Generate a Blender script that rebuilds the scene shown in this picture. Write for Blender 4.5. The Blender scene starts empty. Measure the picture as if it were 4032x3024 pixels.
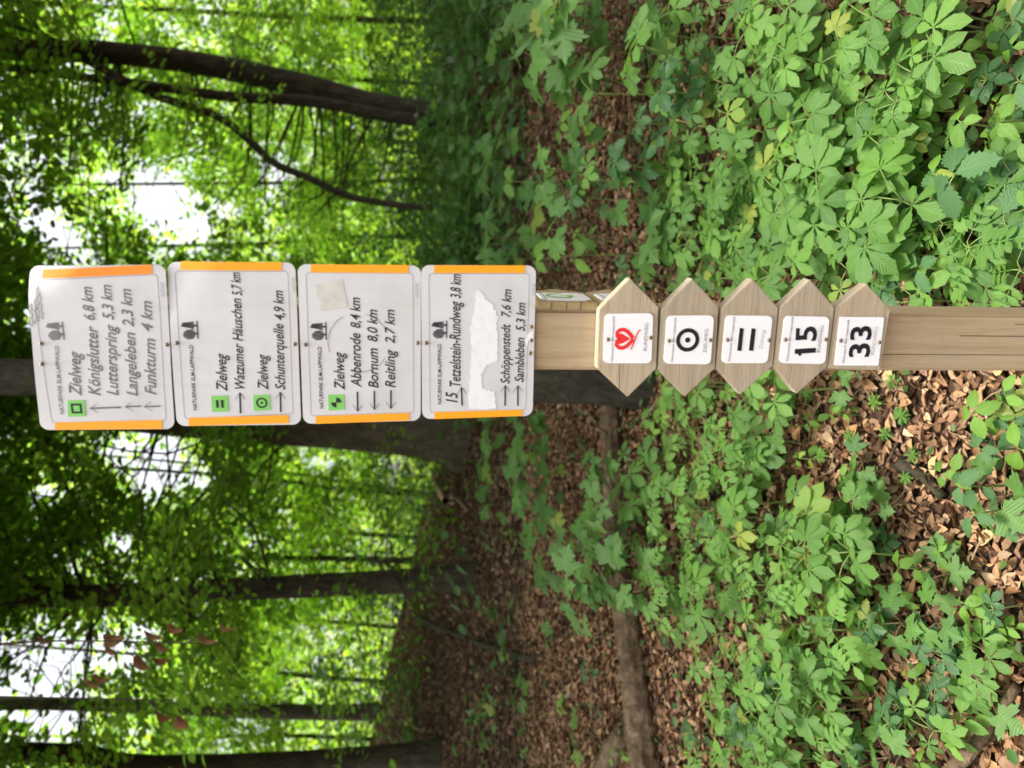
import bpy, bmesh, math, random
import numpy as np
from mathutils import Vector, Matrix

# ------------------------------------------------------------------ camera, sky, sun, exposure
SC = bpy.context.scene
COL = SC.collection
rad = math.radians
FPX, PITCH, CAM_H = 3100.0, rad(6.5), 1.55          # focal length in photo pixels, downward pitch, eye height
Fw = np.array([0.0, math.cos(PITCH), -math.sin(PITCH)])
Up = np.array([0.0, math.sin(PITCH), math.cos(PITCH)])
Rt = np.array([1.0, 0.0, 0.0])
EYE = np.array([0.0, 0.0, CAM_H])
cam_data = bpy.data.cameras.new('camera')
cam_data.sensor_width = 36.0
cam_data.lens = FPX / 4032.0 * 36.0
cam_data.clip_start = 0.05
cam_data.clip_end = 1000.0
cam_data.dof.use_dof = True
cam_data.dof.focus_distance = 1.6
cam_data.dof.aperture_fstop = 3.3
cam = bpy.data.objects.new('camera', cam_data)
COL.objects.link(cam)
# the phone was held upright but the picture is stored lying on its side: world up points to the picture's left
cam.matrix_world = Matrix(((-Up[0], Rt[0], -Fw[0], EYE[0]),
                           (-Up[1], Rt[1], -Fw[1], EYE[1]),
                           (-Up[2], Rt[2], -Fw[2], EYE[2]), (0, 0, 0, 1)))
SC.camera = cam

SUN_EL, SUN_AZ = rad(87.5), rad(200)                  # sun almost overhead above the open path, behind thin cloud
world = bpy.data.worlds.new('World')
SC.world = world
world.use_nodes = True
wn = world.node_tree.nodes
wl = world.node_tree.links
bgn = wn.get('Background') or wn.new('ShaderNodeBackground')
sky = wn.new('ShaderNodeTexSky')
sky.sky_type = 'NISHITA'
sky.sun_disc = False
sky.sun_elevation = SUN_EL
sky.sun_rotation = SUN_AZ
sky.air_density = 1.0
sky.dust_density = 6.0
sky.ozone_density = 0.6
veil = wn.new('ShaderNodeHueSaturation')            # thin cloud takes most of the blue out of the sky
veil.inputs['Saturation'].default_value = 0.22
wl.new(sky.outputs[0], veil.inputs['Color'])
wl.new(veil.outputs[0], bgn.inputs[0])
bgn.inputs[1].default_value = 0.115
sl = bpy.data.lights.new('sun', 'SUN')
sl.energy = 1.5
sl.angle = rad(16)
sl.color = (1.0, 0.95, 0.86)
sun = bpy.data.objects.new('sun', sl)
COL.objects.link(sun)
sd = Vector((math.sin(SUN_AZ) * math.cos(SUN_EL), math.cos(SUN_AZ) * math.cos(SUN_EL), math.sin(SUN_EL)))
sun.rotation_euler = sd.to_track_quat('Z', 'Y').to_euler()
SC.view_settings.view_transform = 'Standard'
SC.view_settings.look = 'None'
SC.view_settings.gamma = 1.0
SC.view_settings.exposure = 1.95
SC.render.engine = 'CYCLES'
SC.cycles.use_denoising = True
SC.cycles.max_bounces = 7
SC.cycles.diffuse_bounces = 4
SC.cycles.transmission_bounces = 4
SC.cycles.glossy_bounces = 2
SC.cycles.sample_clamp_indirect = 6.0

# ------------------------------------------------------------------ helpers
rng = np.random.default_rng(11)
random.seed(11)


def ray(px, py):
    return Fw + Rt * ((1512.0 - py) / FPX) - Up * ((px - 2016.0) / FPX)


def at(px, py, depth):
    return EYE + ray(px, py) * depth


def project(P):
    q = np.asarray(P) - EYE
    d = q @ Fw
    return 2016.0 - FPX * (q @ Up) / d, 1512.0 - FPX * (q @ Rt) / d, d


GD = np.array([0, 1.2, 2, 3, 4, 6, 9, 14, 20, 40, 80, 250.0])
GR = np.array([0, 0, .14, .40, .62, .88, 1.02, 1.2, 1.12, .7, .2, -2.0])
GL = np.array([0, 0, .14, .40, .64, .96, 1.3, 2.45, 2.5, 2.0, 1.2, -1.0])


def ground_z(x, y):
    x = np.asarray(x, float)
    y = np.asarray(y, float)
    d = np.hypot(x, y)
    az = np.degrees(np.arctan2(x, np.maximum(y, 1e-6)))
    t = np.clip((-az - 4.0) / 22.0, 0, 1.15)
    z = np.interp(d, GD, GR) * (1 - t) + np.interp(d, GD, GL) * t
    f = np.clip((y + 1.0) / 2.0, 0, 1)
    f = f * f * (3 - 2 * f)
    b = 0.022 * np.sin(3.1 * x + 1.3 * y) * np.sin(2.3 * y - 0.7 * x + 1) + 0.012 * np.sin(7.3 * x + 2) * np.sin(6.1 * y)
    return z * f + b * np.clip((d - 0.8) / 1.5, 0, 1)


def gz(x, y):
    return float(ground_z(x, y))


def hit(px, py, h=0.0):
    """point on the terrain raised by h that the photo pixel looks at"""
    r = ray(px, py)
    lo = None
    t = 0.6
    while t < 120:
        p = EYE + r * t
        if p[2] < gz(p[0], p[1]) + h:
            break
        lo = t
        t *= 1.01
    if lo is None:
        lo = t
    return EYE + r * (0.5 * (lo + t))


def new_obj(name, mesh, parent=None, mat=None):
    o = bpy.data.objects.new(name, mesh)
    COL.objects.link(o)
    if parent is not None:
        o.parent = parent
    if mat is not None and mesh is not None and not mesh.materials:
        mesh.materials.append(mat)
    return o


def tag(o, label=None, cat=None, group=None, kind=None):
    if label: o['label'] = label
    if cat: o['category'] = cat
    if group: o['group'] = group
    if kind: o['kind'] = kind
    return o


def empty(name, loc=(0, 0, 0), rz=0.0):
    o = bpy.data.objects.new(name, None)
    COL.objects.link(o)
    o.location = loc
    o.rotation_euler = (0, 0, rz)
    o.empty_display_size = 0.05
    return o


def mesh_np(name, V, F, smooth=False):
    """V (n,3); F list of faces or an int array (m,k)"""
    me = bpy.data.meshes.new(name)
    if isinstance(F, np.ndarray):
        m, k = F.shape
        me.vertices.add(len(V))
        me.vertices.foreach_set('co', np.asarray(V, np.float32).ravel())
        me.loops.add(m * k)
        me.loops.foreach_set('vertex_index', F.astype(np.int32).ravel())
        me.polygons.add(m)
        me.polygons.foreach_set('loop_start', np.arange(0, m * k, k, dtype=np.int32))
        try:
            me.polygons.foreach_set('loop_total', np.full(m, k, np.int32))
        except Exception:
            pass
        me.update(calc_edges=True)
    else:
        me.from_pydata([tuple(map(float, v)) for v in V], [], F)
        me.update()
    if smooth:
        me.polygons.foreach_set('use_smooth', np.ones(len(me.polygons), bool))
    return me


def point_colour(me, C):
    a = me.color_attributes.new('tint', 'FLOAT_COLOR', 'POINT')
    C4 = np.ones((len(C), 4), np.float32)
    C4[:, :3] = C
    a.data.foreach_set('color', C4.ravel())


def tube_arr(pts, radii, sides=8, lump=0.0, seed=0, flare=None):
    pts = np.asarray(pts, float)
    n = len(pts)
    r = np.asarray(radii, float)
    tan = np.gradient(pts, axis=0)
    tan /= np.linalg.norm(tan, axis=1)[:, None] + 1e-9
    ref = np.array([0.0, 0, 1]) if abs(tan[0, 2]) < 0.9 else np.array([1.0, 0, 0])
    V = []
    rs = np.random.default_rng(seed)
    ph = rs.uniform(0, 6.28, 6)
    for i in range(n):
        t = tan[i]
        a = ref - t * (ref @ t)
        a /= np.linalg.norm(a) + 1e-9
        b = np.cross(t, a)
        ref = a
        th = np.linspace(0, 2 * math.pi, sides, endpoint=False)
        rr = np.full(sides, r[i])
        if lump:
            rr = rr * (1 + lump * (np.sin(2 * th + ph[0] + i * .35) * .5 + np.sin(3 * th + ph[1] - i * .6) * .4 + np.sin(5 * th + ph[2] + i * .9) * .3
                                   + .5 * math.sin(i * 1.7 + ph[3])))
        if flare is not None and flare[i] > 0:
            rr = rr * (1 + flare[i] * (0.6 + 0.6 * np.sin(4 * th + ph[4]) ** 2))
        V.append(pts[i] + np.outer(np.cos(th) * rr, a) + np.outer(np.sin(th) * rr, b))
    V = np.concatenate(V)
    i = np.arange(n - 1)[:, None] * sides
    j = np.arange(sides)[None, :]
    j2 = (j + 1) % sides
    F = np.stack([i + j, i + j2, i + sides + j2, i + sides + j], -1).reshape(-1, 4)
    # end caps as fans
    c0, c1 = len(V), len(V) + 1
    V = np.vstack([V, pts[0], pts[-1]])
    k = np.arange(sides)
    k2 = (k + 1) % sides
    cap = np.concatenate([np.stack([np.full(sides, c0), k2, k, k], -1), np.stack([np.full(sides, c1), (n - 1) * sides + k, (n - 1) * sides + k2, (n - 1) * sides + k2], -1)])
    return V, F, cap


class Tubes:
    def __init__(self):
        self.V, self.F, self.n = [], [], 0

    def add(self, pts, radii, sides=6, **kw):
        V, F, cap = tube_arr(pts, radii, sides, **kw)
        self.V.append(V)
        for f in (F + self.n).tolist():
            self.F.append(f)
        for f in (cap[:, :3] + self.n).tolist():
            self.F.append(f)
        self.n += len(V)

    def build(self, name, mat, parent=None, smooth=True):
        me = mesh_np(name, np.concatenate(self.V), self.F, smooth)
        return new_obj(name, me, parent, mat)


def smooth_path(pts, n):
    """Catmull-Rom through the points"""
    P = np.asarray(pts, float)
    P = np.vstack([2 * P[0] - P[1], P, 2 * P[-1] - P[-2]])
    out = []
    m = len(P) - 3
    for s in np.linspace(0, m, n):
        i = min(int(s), m - 1)
        t = s - i
        a, b, c, d = P[i:i + 4]
        out.append(0.5 * ((2 * b) + (c - a) * t + (2 * a - 5 * b + 4 * c - d) * t * t + (3 * b - a - 3 * c + d) * t ** 3))
    return np.array(out)


# ------------------------------------------------------------------ materials
def mat_new(name):
    m = bpy.data.materials.new(name)
    m.use_nodes = True
    nt = m.node_tree
    nt.nodes.clear()
    out = nt.nodes.new('ShaderNodeOutputMaterial')
    return m, nt, out


def N(nt, t, **kw):
    n = nt.nodes.new(t)
    for k, v in kw.items():
        if k in n.inputs.keys() if hasattr(n.inputs, 'keys') else False:
            n.inputs[k].default_value = v
        else:
            setattr(n, k, v)
    return n


def ramp(nt, fac, stops):
    r = nt.nodes.new('ShaderNodeValToRGB')
    e = r.color_ramp.elements
    while len(e) < len(stops):
        e.new(0.5)
    for i, (p, c) in enumerate(stops):
        e[i].position = p
        e[i].color = (*c, 1)
    nt.links.new(fac, r.inputs[0])
    return r.outputs[0]


def coords(nt, kind='Object', scale=(1, 1, 1)):
    tc = nt.nodes.new('ShaderNodeTexCoord')
    mp = nt.nodes.new('ShaderNodeMapping')
    mp.inputs['Scale'].default_value = scale
    nt.links.new(tc.outputs[kind], mp.inputs[0])
    return mp.outputs[0]


def noise(nt, vec, scale, detail=5, rough=0.6, dist=0.0):
    n = nt.nodes.new('ShaderNodeTexNoise')
    n.inputs['Scale'].default_value = scale
    n.inputs['Detail'].default_value = detail
    n.inputs['Roughness'].default_value = rough
    n.inputs['Distortion'].default_value = dist
    nt.links.new(vec, n.inputs['Vector'])
    return n.outputs['Fac']


def mix(nt, fac, a, b, blend='MIX'):
    m = nt.nodes.new('ShaderNodeMix')
    m.data_type = 'RGBA'
    m.blend_type = blend
    for sock, v in ((m.inputs['Factor'], fac), (m.inputs['A'], a), (m.inputs['B'], b)):
        pass
    def put(s, v):
        if isinstance(v, (int, float)):
            s.default_value = v
        elif isinstance(v, tuple):
            s.default_value = (*v, 1)
        else:
            nt.links.new(v, s)
    put(m.inputs[0], fac)
    put(m.inputs[6], a)
    put(m.inputs[7], b)
    return m.outputs[2]


def principled(nt, out, col, rough=0.6, spec=0.4, bump=None, bump_strength=0.3, bump_dist=0.01):
    p = nt.nodes.new('ShaderNodeBsdfPrincipled')
    if isinstance(col, tuple):
        p.inputs['Base Color'].default_value = (*col, 1)
    else:
        nt.links.new(col, p.inputs['Base Color'])
    if isinstance(rough, (int, float)):
        p.inputs['Roughness'].default_value = rough
    else:
        nt.links.new(rough, p.inputs['Roughness'])
    p.inputs['Specular IOR Level'].default_value = spec
    if bump is not None:
        b = nt.nodes.new('ShaderNodeBump')
        b.inputs['Strength'].default_value = bump_strength
        b.inputs['Distance'].default_value = bump_dist
        nt.links.new(bump, b.inputs['Height'])
        nt.links.new(b.outputs[0], p.inputs['Normal'])
    nt.links.new(p.outputs[0], out.inputs[0])
    return p


def plain(name, col, rough=0.5, spec=0.4, var=0.0, metal=0.0):
    m, nt, out = mat_new(name)
    c = col
    if var:
        f = noise(nt, coords(nt), 60, 4)
        c = ramp(nt, f, [(0.3, tuple(x * (1 - var) for x in col)), (0.7, tuple(min(1, x * (1 + var)) for x in col))])
    p = principled(nt, out, c, rough, spec)
    p.inputs['Metallic'].default_value = metal
    return m


def leaf_material(name, dark, light, trans, rough=0.5, veins=True, tint=False, tmix=0.42):
    """leaf blade: reflecting coat plus light let through; own hue for every object"""
    m, nt, out = mat_new(name)
    oi = nt.nodes.new('ShaderNodeObjectInfo')
    if tint:
        a = nt.nodes.new('ShaderNodeAttribute')
        a.attribute_name = 'tint'
        col = mix(nt, 1.0, a.outputs['Color'], light, 'MULTIPLY')
        tcol = mix(nt, 1.0, a.outputs['Color'], trans, 'MULTIPLY')
    else:
        col = mix(nt, oi.outputs['Random'], dark, light)
        old = N(nt, 'ShaderNodeMapRange'); nt.links.new(oi.outputs['Random'], old.inputs[0])
        old.inputs[1].default_value = 0.955; old.inputs[2].default_value = 0.985; old.inputs[4].default_value = 0.75
        col = mix(nt, old.outputs[0], col, (0.30, 0.29, 0.045))
        n1 = noise(nt, coords(nt, 'Object'), 3.0, 3)
        col = mix(nt, n1, col, mix(nt, 0.35, col, light), 'MIX')
        tcol = mix(nt, oi.outputs['Random'], tuple(x * .75 for x in trans), trans)
    bump = None
    if veins:
        sp = ramp(nt, noise(nt, coords(nt, 'Object'), 9.0, 2, 0.5), [(0.69, (0, 0, 0)), (0.74, (1, 1, 1))])
        sf = N(nt, 'ShaderNodeMath', operation='MULTIPLY'); nt.links.new(sp, sf.inputs[0]); sf.inputs[1].default_value = 0.7
        col = mix(nt, sf.outputs[0], col, (0.20, 0.17, 0.05))
        uv = nt.nodes.new('ShaderNodeUVMap')
        sep = nt.nodes.new('ShaderNodeSeparateXYZ')
        nt.links.new(uv.outputs[0], sep.inputs[0])
        ax = N(nt, 'ShaderNodeMath', operation='SUBTRACT')
        nt.links.new(sep.outputs[0], ax.inputs[0]); ax.inputs[1].default_value = 0.5
        ab = N(nt, 'ShaderNodeMath', operation='ABSOLUTE')
        nt.links.new(ax.outputs[0], ab.inputs[0])
        mid = N(nt, 'ShaderNodeMapRange')
        nt.links.new(ab.outputs[0], mid.inputs[0])
        mid.inputs[1].default_value = 0.0; mid.inputs[2].default_value = 0.07
        mid.inputs[3].default_value = 1.0; mid.inputs[4].default_value = 0.0
        # side veins
        k = N(nt, 'ShaderNodeMath', operation='MULTIPLY_ADD')
        nt.links.new(ab.outputs[0], k.inputs[0]); k.inputs[1].default_value = -0.55
        nt.links.new(sep.outputs[1], k.inputs[2])
        w = N(nt, 'ShaderNodeMath', operation='MULTIPLY'); nt.links.new(k.outputs[0], w.inputs[0]); w.inputs[1].default_value = 62.0
        s = N(nt, 'ShaderNodeMath', operation='SINE'); nt.links.new(w.outputs[0], s.inputs[0])
        sv = N(nt, 'ShaderNodeMapRange'); nt.links.new(s.outputs[0], sv.inputs[0])
        sv.inputs[1].default_value = 0.55; sv.inputs[2].default_value = 1.0
        ad = N(nt, 'ShaderNodeMath', operation='MULTIPLY_ADD'); nt.links.new(sv.outputs[0], ad.inputs[0]); ad.inputs[1].default_value = 0.35
        nt.links.new(mid.outputs[0], ad.inputs[2])
        vf = N(nt, 'ShaderNodeMath', operation='MULTIPLY'); nt.links.new(ad.outputs[0], vf.inputs[0]); vf.inputs[1].default_value = 0.22
        col = mix(nt, vf.outputs[0], col, tuple(min(1, x * 1.7 + .02) for x in light))
        bump = s.outputs[0]
    p = nt.nodes.new('ShaderNodeBsdfPrincipled')
    nt.links.new(col, p.inputs['Base Color'])
    p.inputs['Roughness'].default_value = rough
    p.inputs['Specular IOR Level'].default_value = 0.35
    if bump is not None:
        b = nt.nodes.new('ShaderNodeBump')
        b.inputs['Strength'].default_value = 0.25
        b.inputs['Distance'].default_value = 0.002
        nt.links.new(bump, b.inputs['Height'])
        nt.links.new(b.outputs[0], p.inputs['Normal'])
    tr = nt.nodes.new('ShaderNodeBsdfTranslucent')
    nt.links.new(tcol, tr.inputs[0])
    mx = nt.nodes.new('ShaderNodeMixShader')
    mx.inputs[0].default_value = tmix
    nt.links.new(p.outputs[0], mx.inputs[1])
    nt.links.new(tr.outputs[0], mx.inputs[2])
    nt.links.new(mx.outputs[0], out.inputs[0])
    return m


def wood_material(name, axis, tones, grain=90, grey=0.4):
    """weathered softwood, grain running along the given local axis"""
    m, nt, out = mat_new(name)
    sc = [1, 1, 1]
    sc[axis] = 0.06
    oi = nt.nodes.new('ShaderNodeObjectInfo')
    tc = nt.nodes.new('ShaderNodeTexCoord')
    addv = N(nt, 'ShaderNodeVectorMath', operation='ADD')
    nt.links.new(tc.outputs['Object'], addv.inputs[0])
    cmb = nt.nodes.new('ShaderNodeCombineXYZ')
    for i in range(3):
        nt.links.new(oi.outputs['Random'], cmb.inputs[i])
    nt.links.new(cmb.outputs[0], addv.inputs[1])
    mp = nt.nodes.new('ShaderNodeMapping')
    mp.inputs['Scale'].default_value = sc
    nt.links.new(addv.outputs[0], mp.inputs[0])
    g1 = noise(nt, mp.outputs[0], grain, 6, 0.65, 0.4)
    g2 = noise(nt, mp.outputs[0], grain * 5, 4, 0.7)
    big = noise(nt, addv.outputs[0], 9, 4, 0.6)
    c = ramp(nt, g1, [(0.25, tones[0]), (0.5, tones[1]), (0.78, tones[2])])
    c = mix(nt, g2, c, mix(nt, 1.0, c, (0.72, 0.68, 0.62), 'MULTIPLY'))
    gm = ramp(nt, big, [(0.38, (0, 0, 0)), (0.7, (1, 1, 1))])
    gf = N(nt, 'ShaderNodeMath', operation='MULTIPLY')
    nt.links.new(gm, gf.inputs[0]); gf.inputs[1].default_value = grey
    c = mix(nt, gf.outputs[0], c, (0.38, 0.34, 0.255))
    lich = ramp(nt, noise(nt, addv.outputs[0], 23, 5, 0.7), [(0.56, (0, 0, 0)), (0.72, (1, 1, 1))])
    lf = N(nt, 'ShaderNodeMath', operation='MULTIPLY'); nt.links.new(lich, lf.inputs[0]); lf.inputs[1].default_value = grey * .6
    c = mix(nt, lf.outputs[0], c, (0.27, 0.27, 0.15))
    hv = N(nt, 'ShaderNodeMapRange'); nt.links.new(oi.outputs['Random'], hv.inputs[0]); hv.inputs[3].default_value = .82; hv.inputs[4].default_value = 1.08
    vm = nt.nodes.new('ShaderNodeVectorMath'); vm.operation = 'SCALE'; nt.links.new(c, vm.inputs[0]); nt.links.new(hv.outputs[0], vm.inputs['Scale']); c = vm.outputs[0]
    speck = noise(nt, addv.outputs[0], 130, 2, 0.5)
    sp = ramp(nt, speck, [(0.70, (0, 0, 0)), (0.78, (1, 1, 1))])
    sf = N(nt, 'ShaderNodeMath', operation='MULTIPLY'); nt.links.new(sp, sf.inputs[0]); sf.inputs[1].default_value = 0.35
    c = mix(nt, sf.outputs[0], c, (0.08, 0.06, 0.04))
    principled(nt, out, c, 0.75, 0.25, g2, 0.35, 0.003)
    return m


def bark_material(name, tones, scale=14, stretch=0.3, moss=0.0, bstr=0.6):
    m, nt, out = mat_new(name)
    v = coords(nt, 'Object', (1, 1, stretch))
    a = noise(nt, v, scale, 8, 0.65, 0.6)
    b = noise(nt, coords(nt), 2.3, 4, 0.6)
    c = ramp(nt, a, [(0.28, tones[0]), (0.5, tones[1]), (0.75, tones[2])])
    c = mix(nt, b, c, mix(nt, 1.0, c, (0.6, 0.62, 0.55), 'MULTIPLY'))
    if moss:
        mm = ramp(nt, noise(nt, coords(nt), 4.5, 5, 0.7), [(0.5, (0, 0, 0)), (0.68, (1, 1, 1))])
        mf = N(nt, 'ShaderNodeMath', operation='MULTIPLY'); nt.links.new(mm, mf.inputs[0]); mf.inputs[1].default_value = moss
        c = mix(nt, mf.outputs[0], c, (0.05, 0.065, 0.02))
    principled(nt, out, c, 0.9, 0.15, a, bstr, 0.03)
    return m


M = {}
M['post'] = wood_material('post_wood', 2, [(0.40, 0.285, 0.16), (0.54, 0.405, 0.24), (0.60, 0.475, 0.31)], 70, 0.35)
M['board'] = wood_material('board_wood', 0, [(0.34, 0.26, 0.165), (0.50, 0.40, 0.275), (0.59, 0.49, 0.35)], 70, 0.6)
M['endgrain'] = wood_material('end_grain', 1, [(0.25, 0.18, 0.08), (0.42, 0.32, 0.16), (0.50, 0.40, 0.22)], 60, 0.2)
M['crack'] = plain('crack_dark', (0.03, 0.02, 0.012), 0.9)


def panel_material():
    m, nt, out = mat_new('sign_enamel')
    v = coords(nt)
    a = noise(nt, v, 7, 5, 0.6)
    b = noise(nt, v, 160, 3, 0.6)
    c = ramp(nt, a, [(0.3, (0.55, 0.545, 0.535)), (0.55, (0.63, 0.625, 0.615)), (0.75, (0.67, 0.665, 0.655))])
    dirt = ramp(nt, noise(nt, coords(nt, 'Object', (1, 1, .35)), 26, 6, 0.7, 0.5), [(0.52, (0, 0, 0)), (0.75, (1, 1, 1))])
    df = N(nt, 'ShaderNodeMath', operation='MULTIPLY'); nt.links.new(dirt, df.inputs[0]); df.inputs[1].default_value = 0.42
    c = mix(nt, df.outputs[0], c, (0.50, 0.49, 0.43))
    sp = ramp(nt, b, [(0.70, (0, 0, 0)), (0.80, (1, 1, 1))])
    f = N(nt, 'ShaderNodeMath', operation='MULTIPLY'); nt.links.new(sp, f.inputs[0]); f.inputs[1].default_value = 0.25
    c = mix(nt, f.outputs[0], c, (0.42, 0.40, 0.34))
    principled(nt, out, c, 0.38, 0.45)
    return m


M['panel'] = panel_material()
M['plate'] = plain('plate_white', (0.86, 0.86, 0.85), 0.35, 0.45, 0.02)
M['orange'] = plain('orange_tape', (1.0, 0.37, 0.008), 0.45, 0.4, 0.03)
M['orange_faded'] = plain('orange_tape_deep', (1.0, 0.27, 0.012), 0.45, 0.4, 0.05)
M['ink'] = plain('ink_dark', (0.035, 0.035, 0.04), 0.6, 0.3, 0.2)
M['ink_black'] = plain('ink_black', (0.012, 0.012, 0.016), 0.5)
M['ink_grey'] = plain('ink_worn_grey', (0.17, 0.165, 0.165), 0.7, 0.3, 0.3)
M['ink_faint'] = plain('ink_faint', (0.42, 0.41, 0.41), 0.7, 0.3, 0.1)
M['line'] = plain('border_grey', (0.30, 0.29, 0.29), 0.6)
M['green'] = plain('marker_green', (0.20, 0.55, 0.11), 0.5, 0.4, 0.05)
M['red'] = plain('marker_red', (0.80, 0.03, 0.03), 0.5, 0.4)
M['screw'] = plain('screw_metal', (0.26, 0.19, 0.12), 0.55, 0.5, 0.4, 0.5)
def patch_material():
    m, nt, out = mat_new('correction_white')
    f = noise(nt, coords(nt, 'Object', (1, 1, 1.6)), 55, 6, 0.7, 0.6)
    c = ramp(nt, f, [(0.36, (0.72, 0.715, 0.71)), (0.5, (0.78, 0.78, 0.775)), (0.7, (0.80, 0.80, 0.795))])
    principled(nt, out, c, 0.5, 0.3)
    return m


M['patch'] = patch_material()
M['residue'] = plain('glue_residue', (0.575, 0.56, 0.50), 0.7, 0.3, 0.12)
M['stain'] = plain('ring_stain', (0.42, 0.39, 0.30), 0.8, 0.2, 0.2)
M['swirl_green'] = plain('swirl_green', (0.18, 0.42, 0.05), 0.5)
M['swirl_yellow'] = plain('swirl_yellow', (0.62, 0.62, 0.10), 0.5)

M['chestnut'] = leaf_material('leaf_chestnut', (0.048, 0.125, 0.028), (0.138, 0.272, 0.048), (0.27, 0.48, 0.05), 0.5)
M['ash'] = leaf_material('leaf_ash', (0.070, 0.165, 0.032), (0.140, 0.280, 0.047), (0.24, 0.48, 0.06), 0.5)
M['maple'] = leaf_material('leaf_maple', (0.055, 0.135, 0.032), (0.110, 0.220, 0.046), (0.18, 0.40, 0.06), 0.5)
M['bramble'] = leaf_material('leaf_bramble', (0.040, 0.105, 0.036), (0.075, 0.165, 0.055), (0.12, 0.30, 0.06), 0.38)
M['ovate'] = leaf_material('leaf_ovate', (0.085, 0.185, 0.032), (0.165, 0.315, 0.042), (0.28, 0.50, 0.05), 0.5)
M['nettle'] = leaf_material('leaf_nettle', (0.065, 0.145, 0.052), (0.095, 0.200, 0.070), (0.17, 0.36, 0.09), 0.6)
M['stem'] = plain('stem_green', (0.16, 0.22, 0.06), 0.6, 0.3, 0.15)
M['stem_brown'] = plain('stem_brown', (0.13, 0.09, 0.05), 0.8, 0.2, 0.2)
M['crown_near'] = leaf_material('crown_leaves_near', (0, 0, 0), (0.055, 0.12, 0.02), (0.34, 0.64, 0.06), 0.45, False, True, 0.60)
M['crown_far'] = leaf_material('crown_leaves_far', (0, 0, 0), (0.09, 0.18, 0.018), (0.37, 0.70, 0.06), 0.5, False, True, 0.66)
M['cover'] = leaf_material('ground_cover_leaves', (0, 0, 0), (0.06, 0.14, 0.035), (0.15, 0.32, 0.05), 0.5, False, True, 0.35)
M['litter'] = leaf_material('dry_leaves', (0, 0, 0), (1, 1, 1), (0.55, 0.42, 0.3), 0.75, False, True, 0.12)
M['bark_beech'] = bark_material('bark_beech', [(0.045, 0.034, 0.022), (0.125, 0.095, 0.062), (0.22, 0.172, 0.115)], 11, 0.35, 0.5)
M['bark_grey'] = bark_material('bark_grey', [(0.018, 0.015, 0.011), (0.045, 0.038, 0.028), (0.085, 0.074, 0.056)], 20, 0.5, 0.5, 0.9)
M['bark_dark'] = bark_material('bark_dark', [(0.024, 0.018, 0.012), (0.064, 0.049, 0.034), (0.13, 0.105, 0.075)], 18, 0.3, 0.5, 1.0)
M['log'] = bark_material('rotten_log', [(0.05, 0.032, 0.02), (0.15, 0.10, 0.062), (0.30, 0.215, 0.145)], 22, 1.0, 0.15, 0.9)
M['twig'] = plain('twig_bark', (0.055, 0.042, 0.03), 0.9, 0.2, 0.3)
M['stick'] = plain('dead_stick', (0.24, 0.17, 0.10), 0.9, 0.2, 0.3)


def soil_material():
    m, nt, out = mat_new('forest_floor')
    v = coords(nt, 'Object')
    a = noise(nt, v, 16, 8, 0.7, 1.0)
    vo = nt.nodes.new('ShaderNodeTexVoronoi')
    vo.inputs['Scale'].default_value = 19
    nt.links.new(v, vo.inputs['Vector'])
    cs = nt.nodes.new('ShaderNodeSeparateColor')
    nt.links.new(vo.outputs['Color'], cs.inputs[0])
    c = ramp(nt, cs.outputs[0], [(0.0, (0.030, 0.018, 0.012)), (0.4, (0.085, 0.050, 0.032)), (0.8, (0.17, 0.105, 0.066)), (1.0, (0.26, 0.17, 0.11))])
    c = mix(nt, a, mix(nt, 1.0, c, (0.4, 0.36, 0.33), 'MULTIPLY'), c)
    bm = N(nt, 'ShaderNodeMath', operation='ADD')
    nt.links.new(a, bm.inputs[0]); nt.links.new(vo.outputs['Distance'], bm.inputs[1])
    principled(nt, out, c, 0.95, 0.15, bm.outputs[0], 0.9, 0.03)
    return m


M['soil'] = soil_material()

# ------------------------------------------------------------------ ground
radii = np.concatenate([[0.0], np.geomspace(0.25, 20, 110), np.geomspace(22, 250, 26)])
naz = 200
az = np.linspace(0, 2 * math.pi, naz, endpoint=False)
GX = np.outer(radii[1:], np.sin(az)).ravel()
GY = np.outer(radii[1:], np.cos(az)).ravel()
GZ = ground_z(GX, GY)
V = np.vstack([[0, 0, gz(0, 0)], np.stack([GX, GY, GZ], -1)])
nr = len(radii) - 1
ii = np.arange(nr - 1)[:, None] * naz + 1
jj = np.arange(naz)[None, :]
j2 = (jj + 1) % naz
Fq = np.stack([ii + jj, ii + naz + jj, ii + naz + j2, ii + j2], -1).reshape(-1, 4).tolist()
Fq += [[0, 1 + k, 1 + (k + 1) % naz] for k in range(naz)]
ground = new_obj('ground', mesh_np('ground', V, Fq, True), None, M['soil'])
tag(ground, 'brown forest floor rising away from the signpost', kind='structure')

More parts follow.
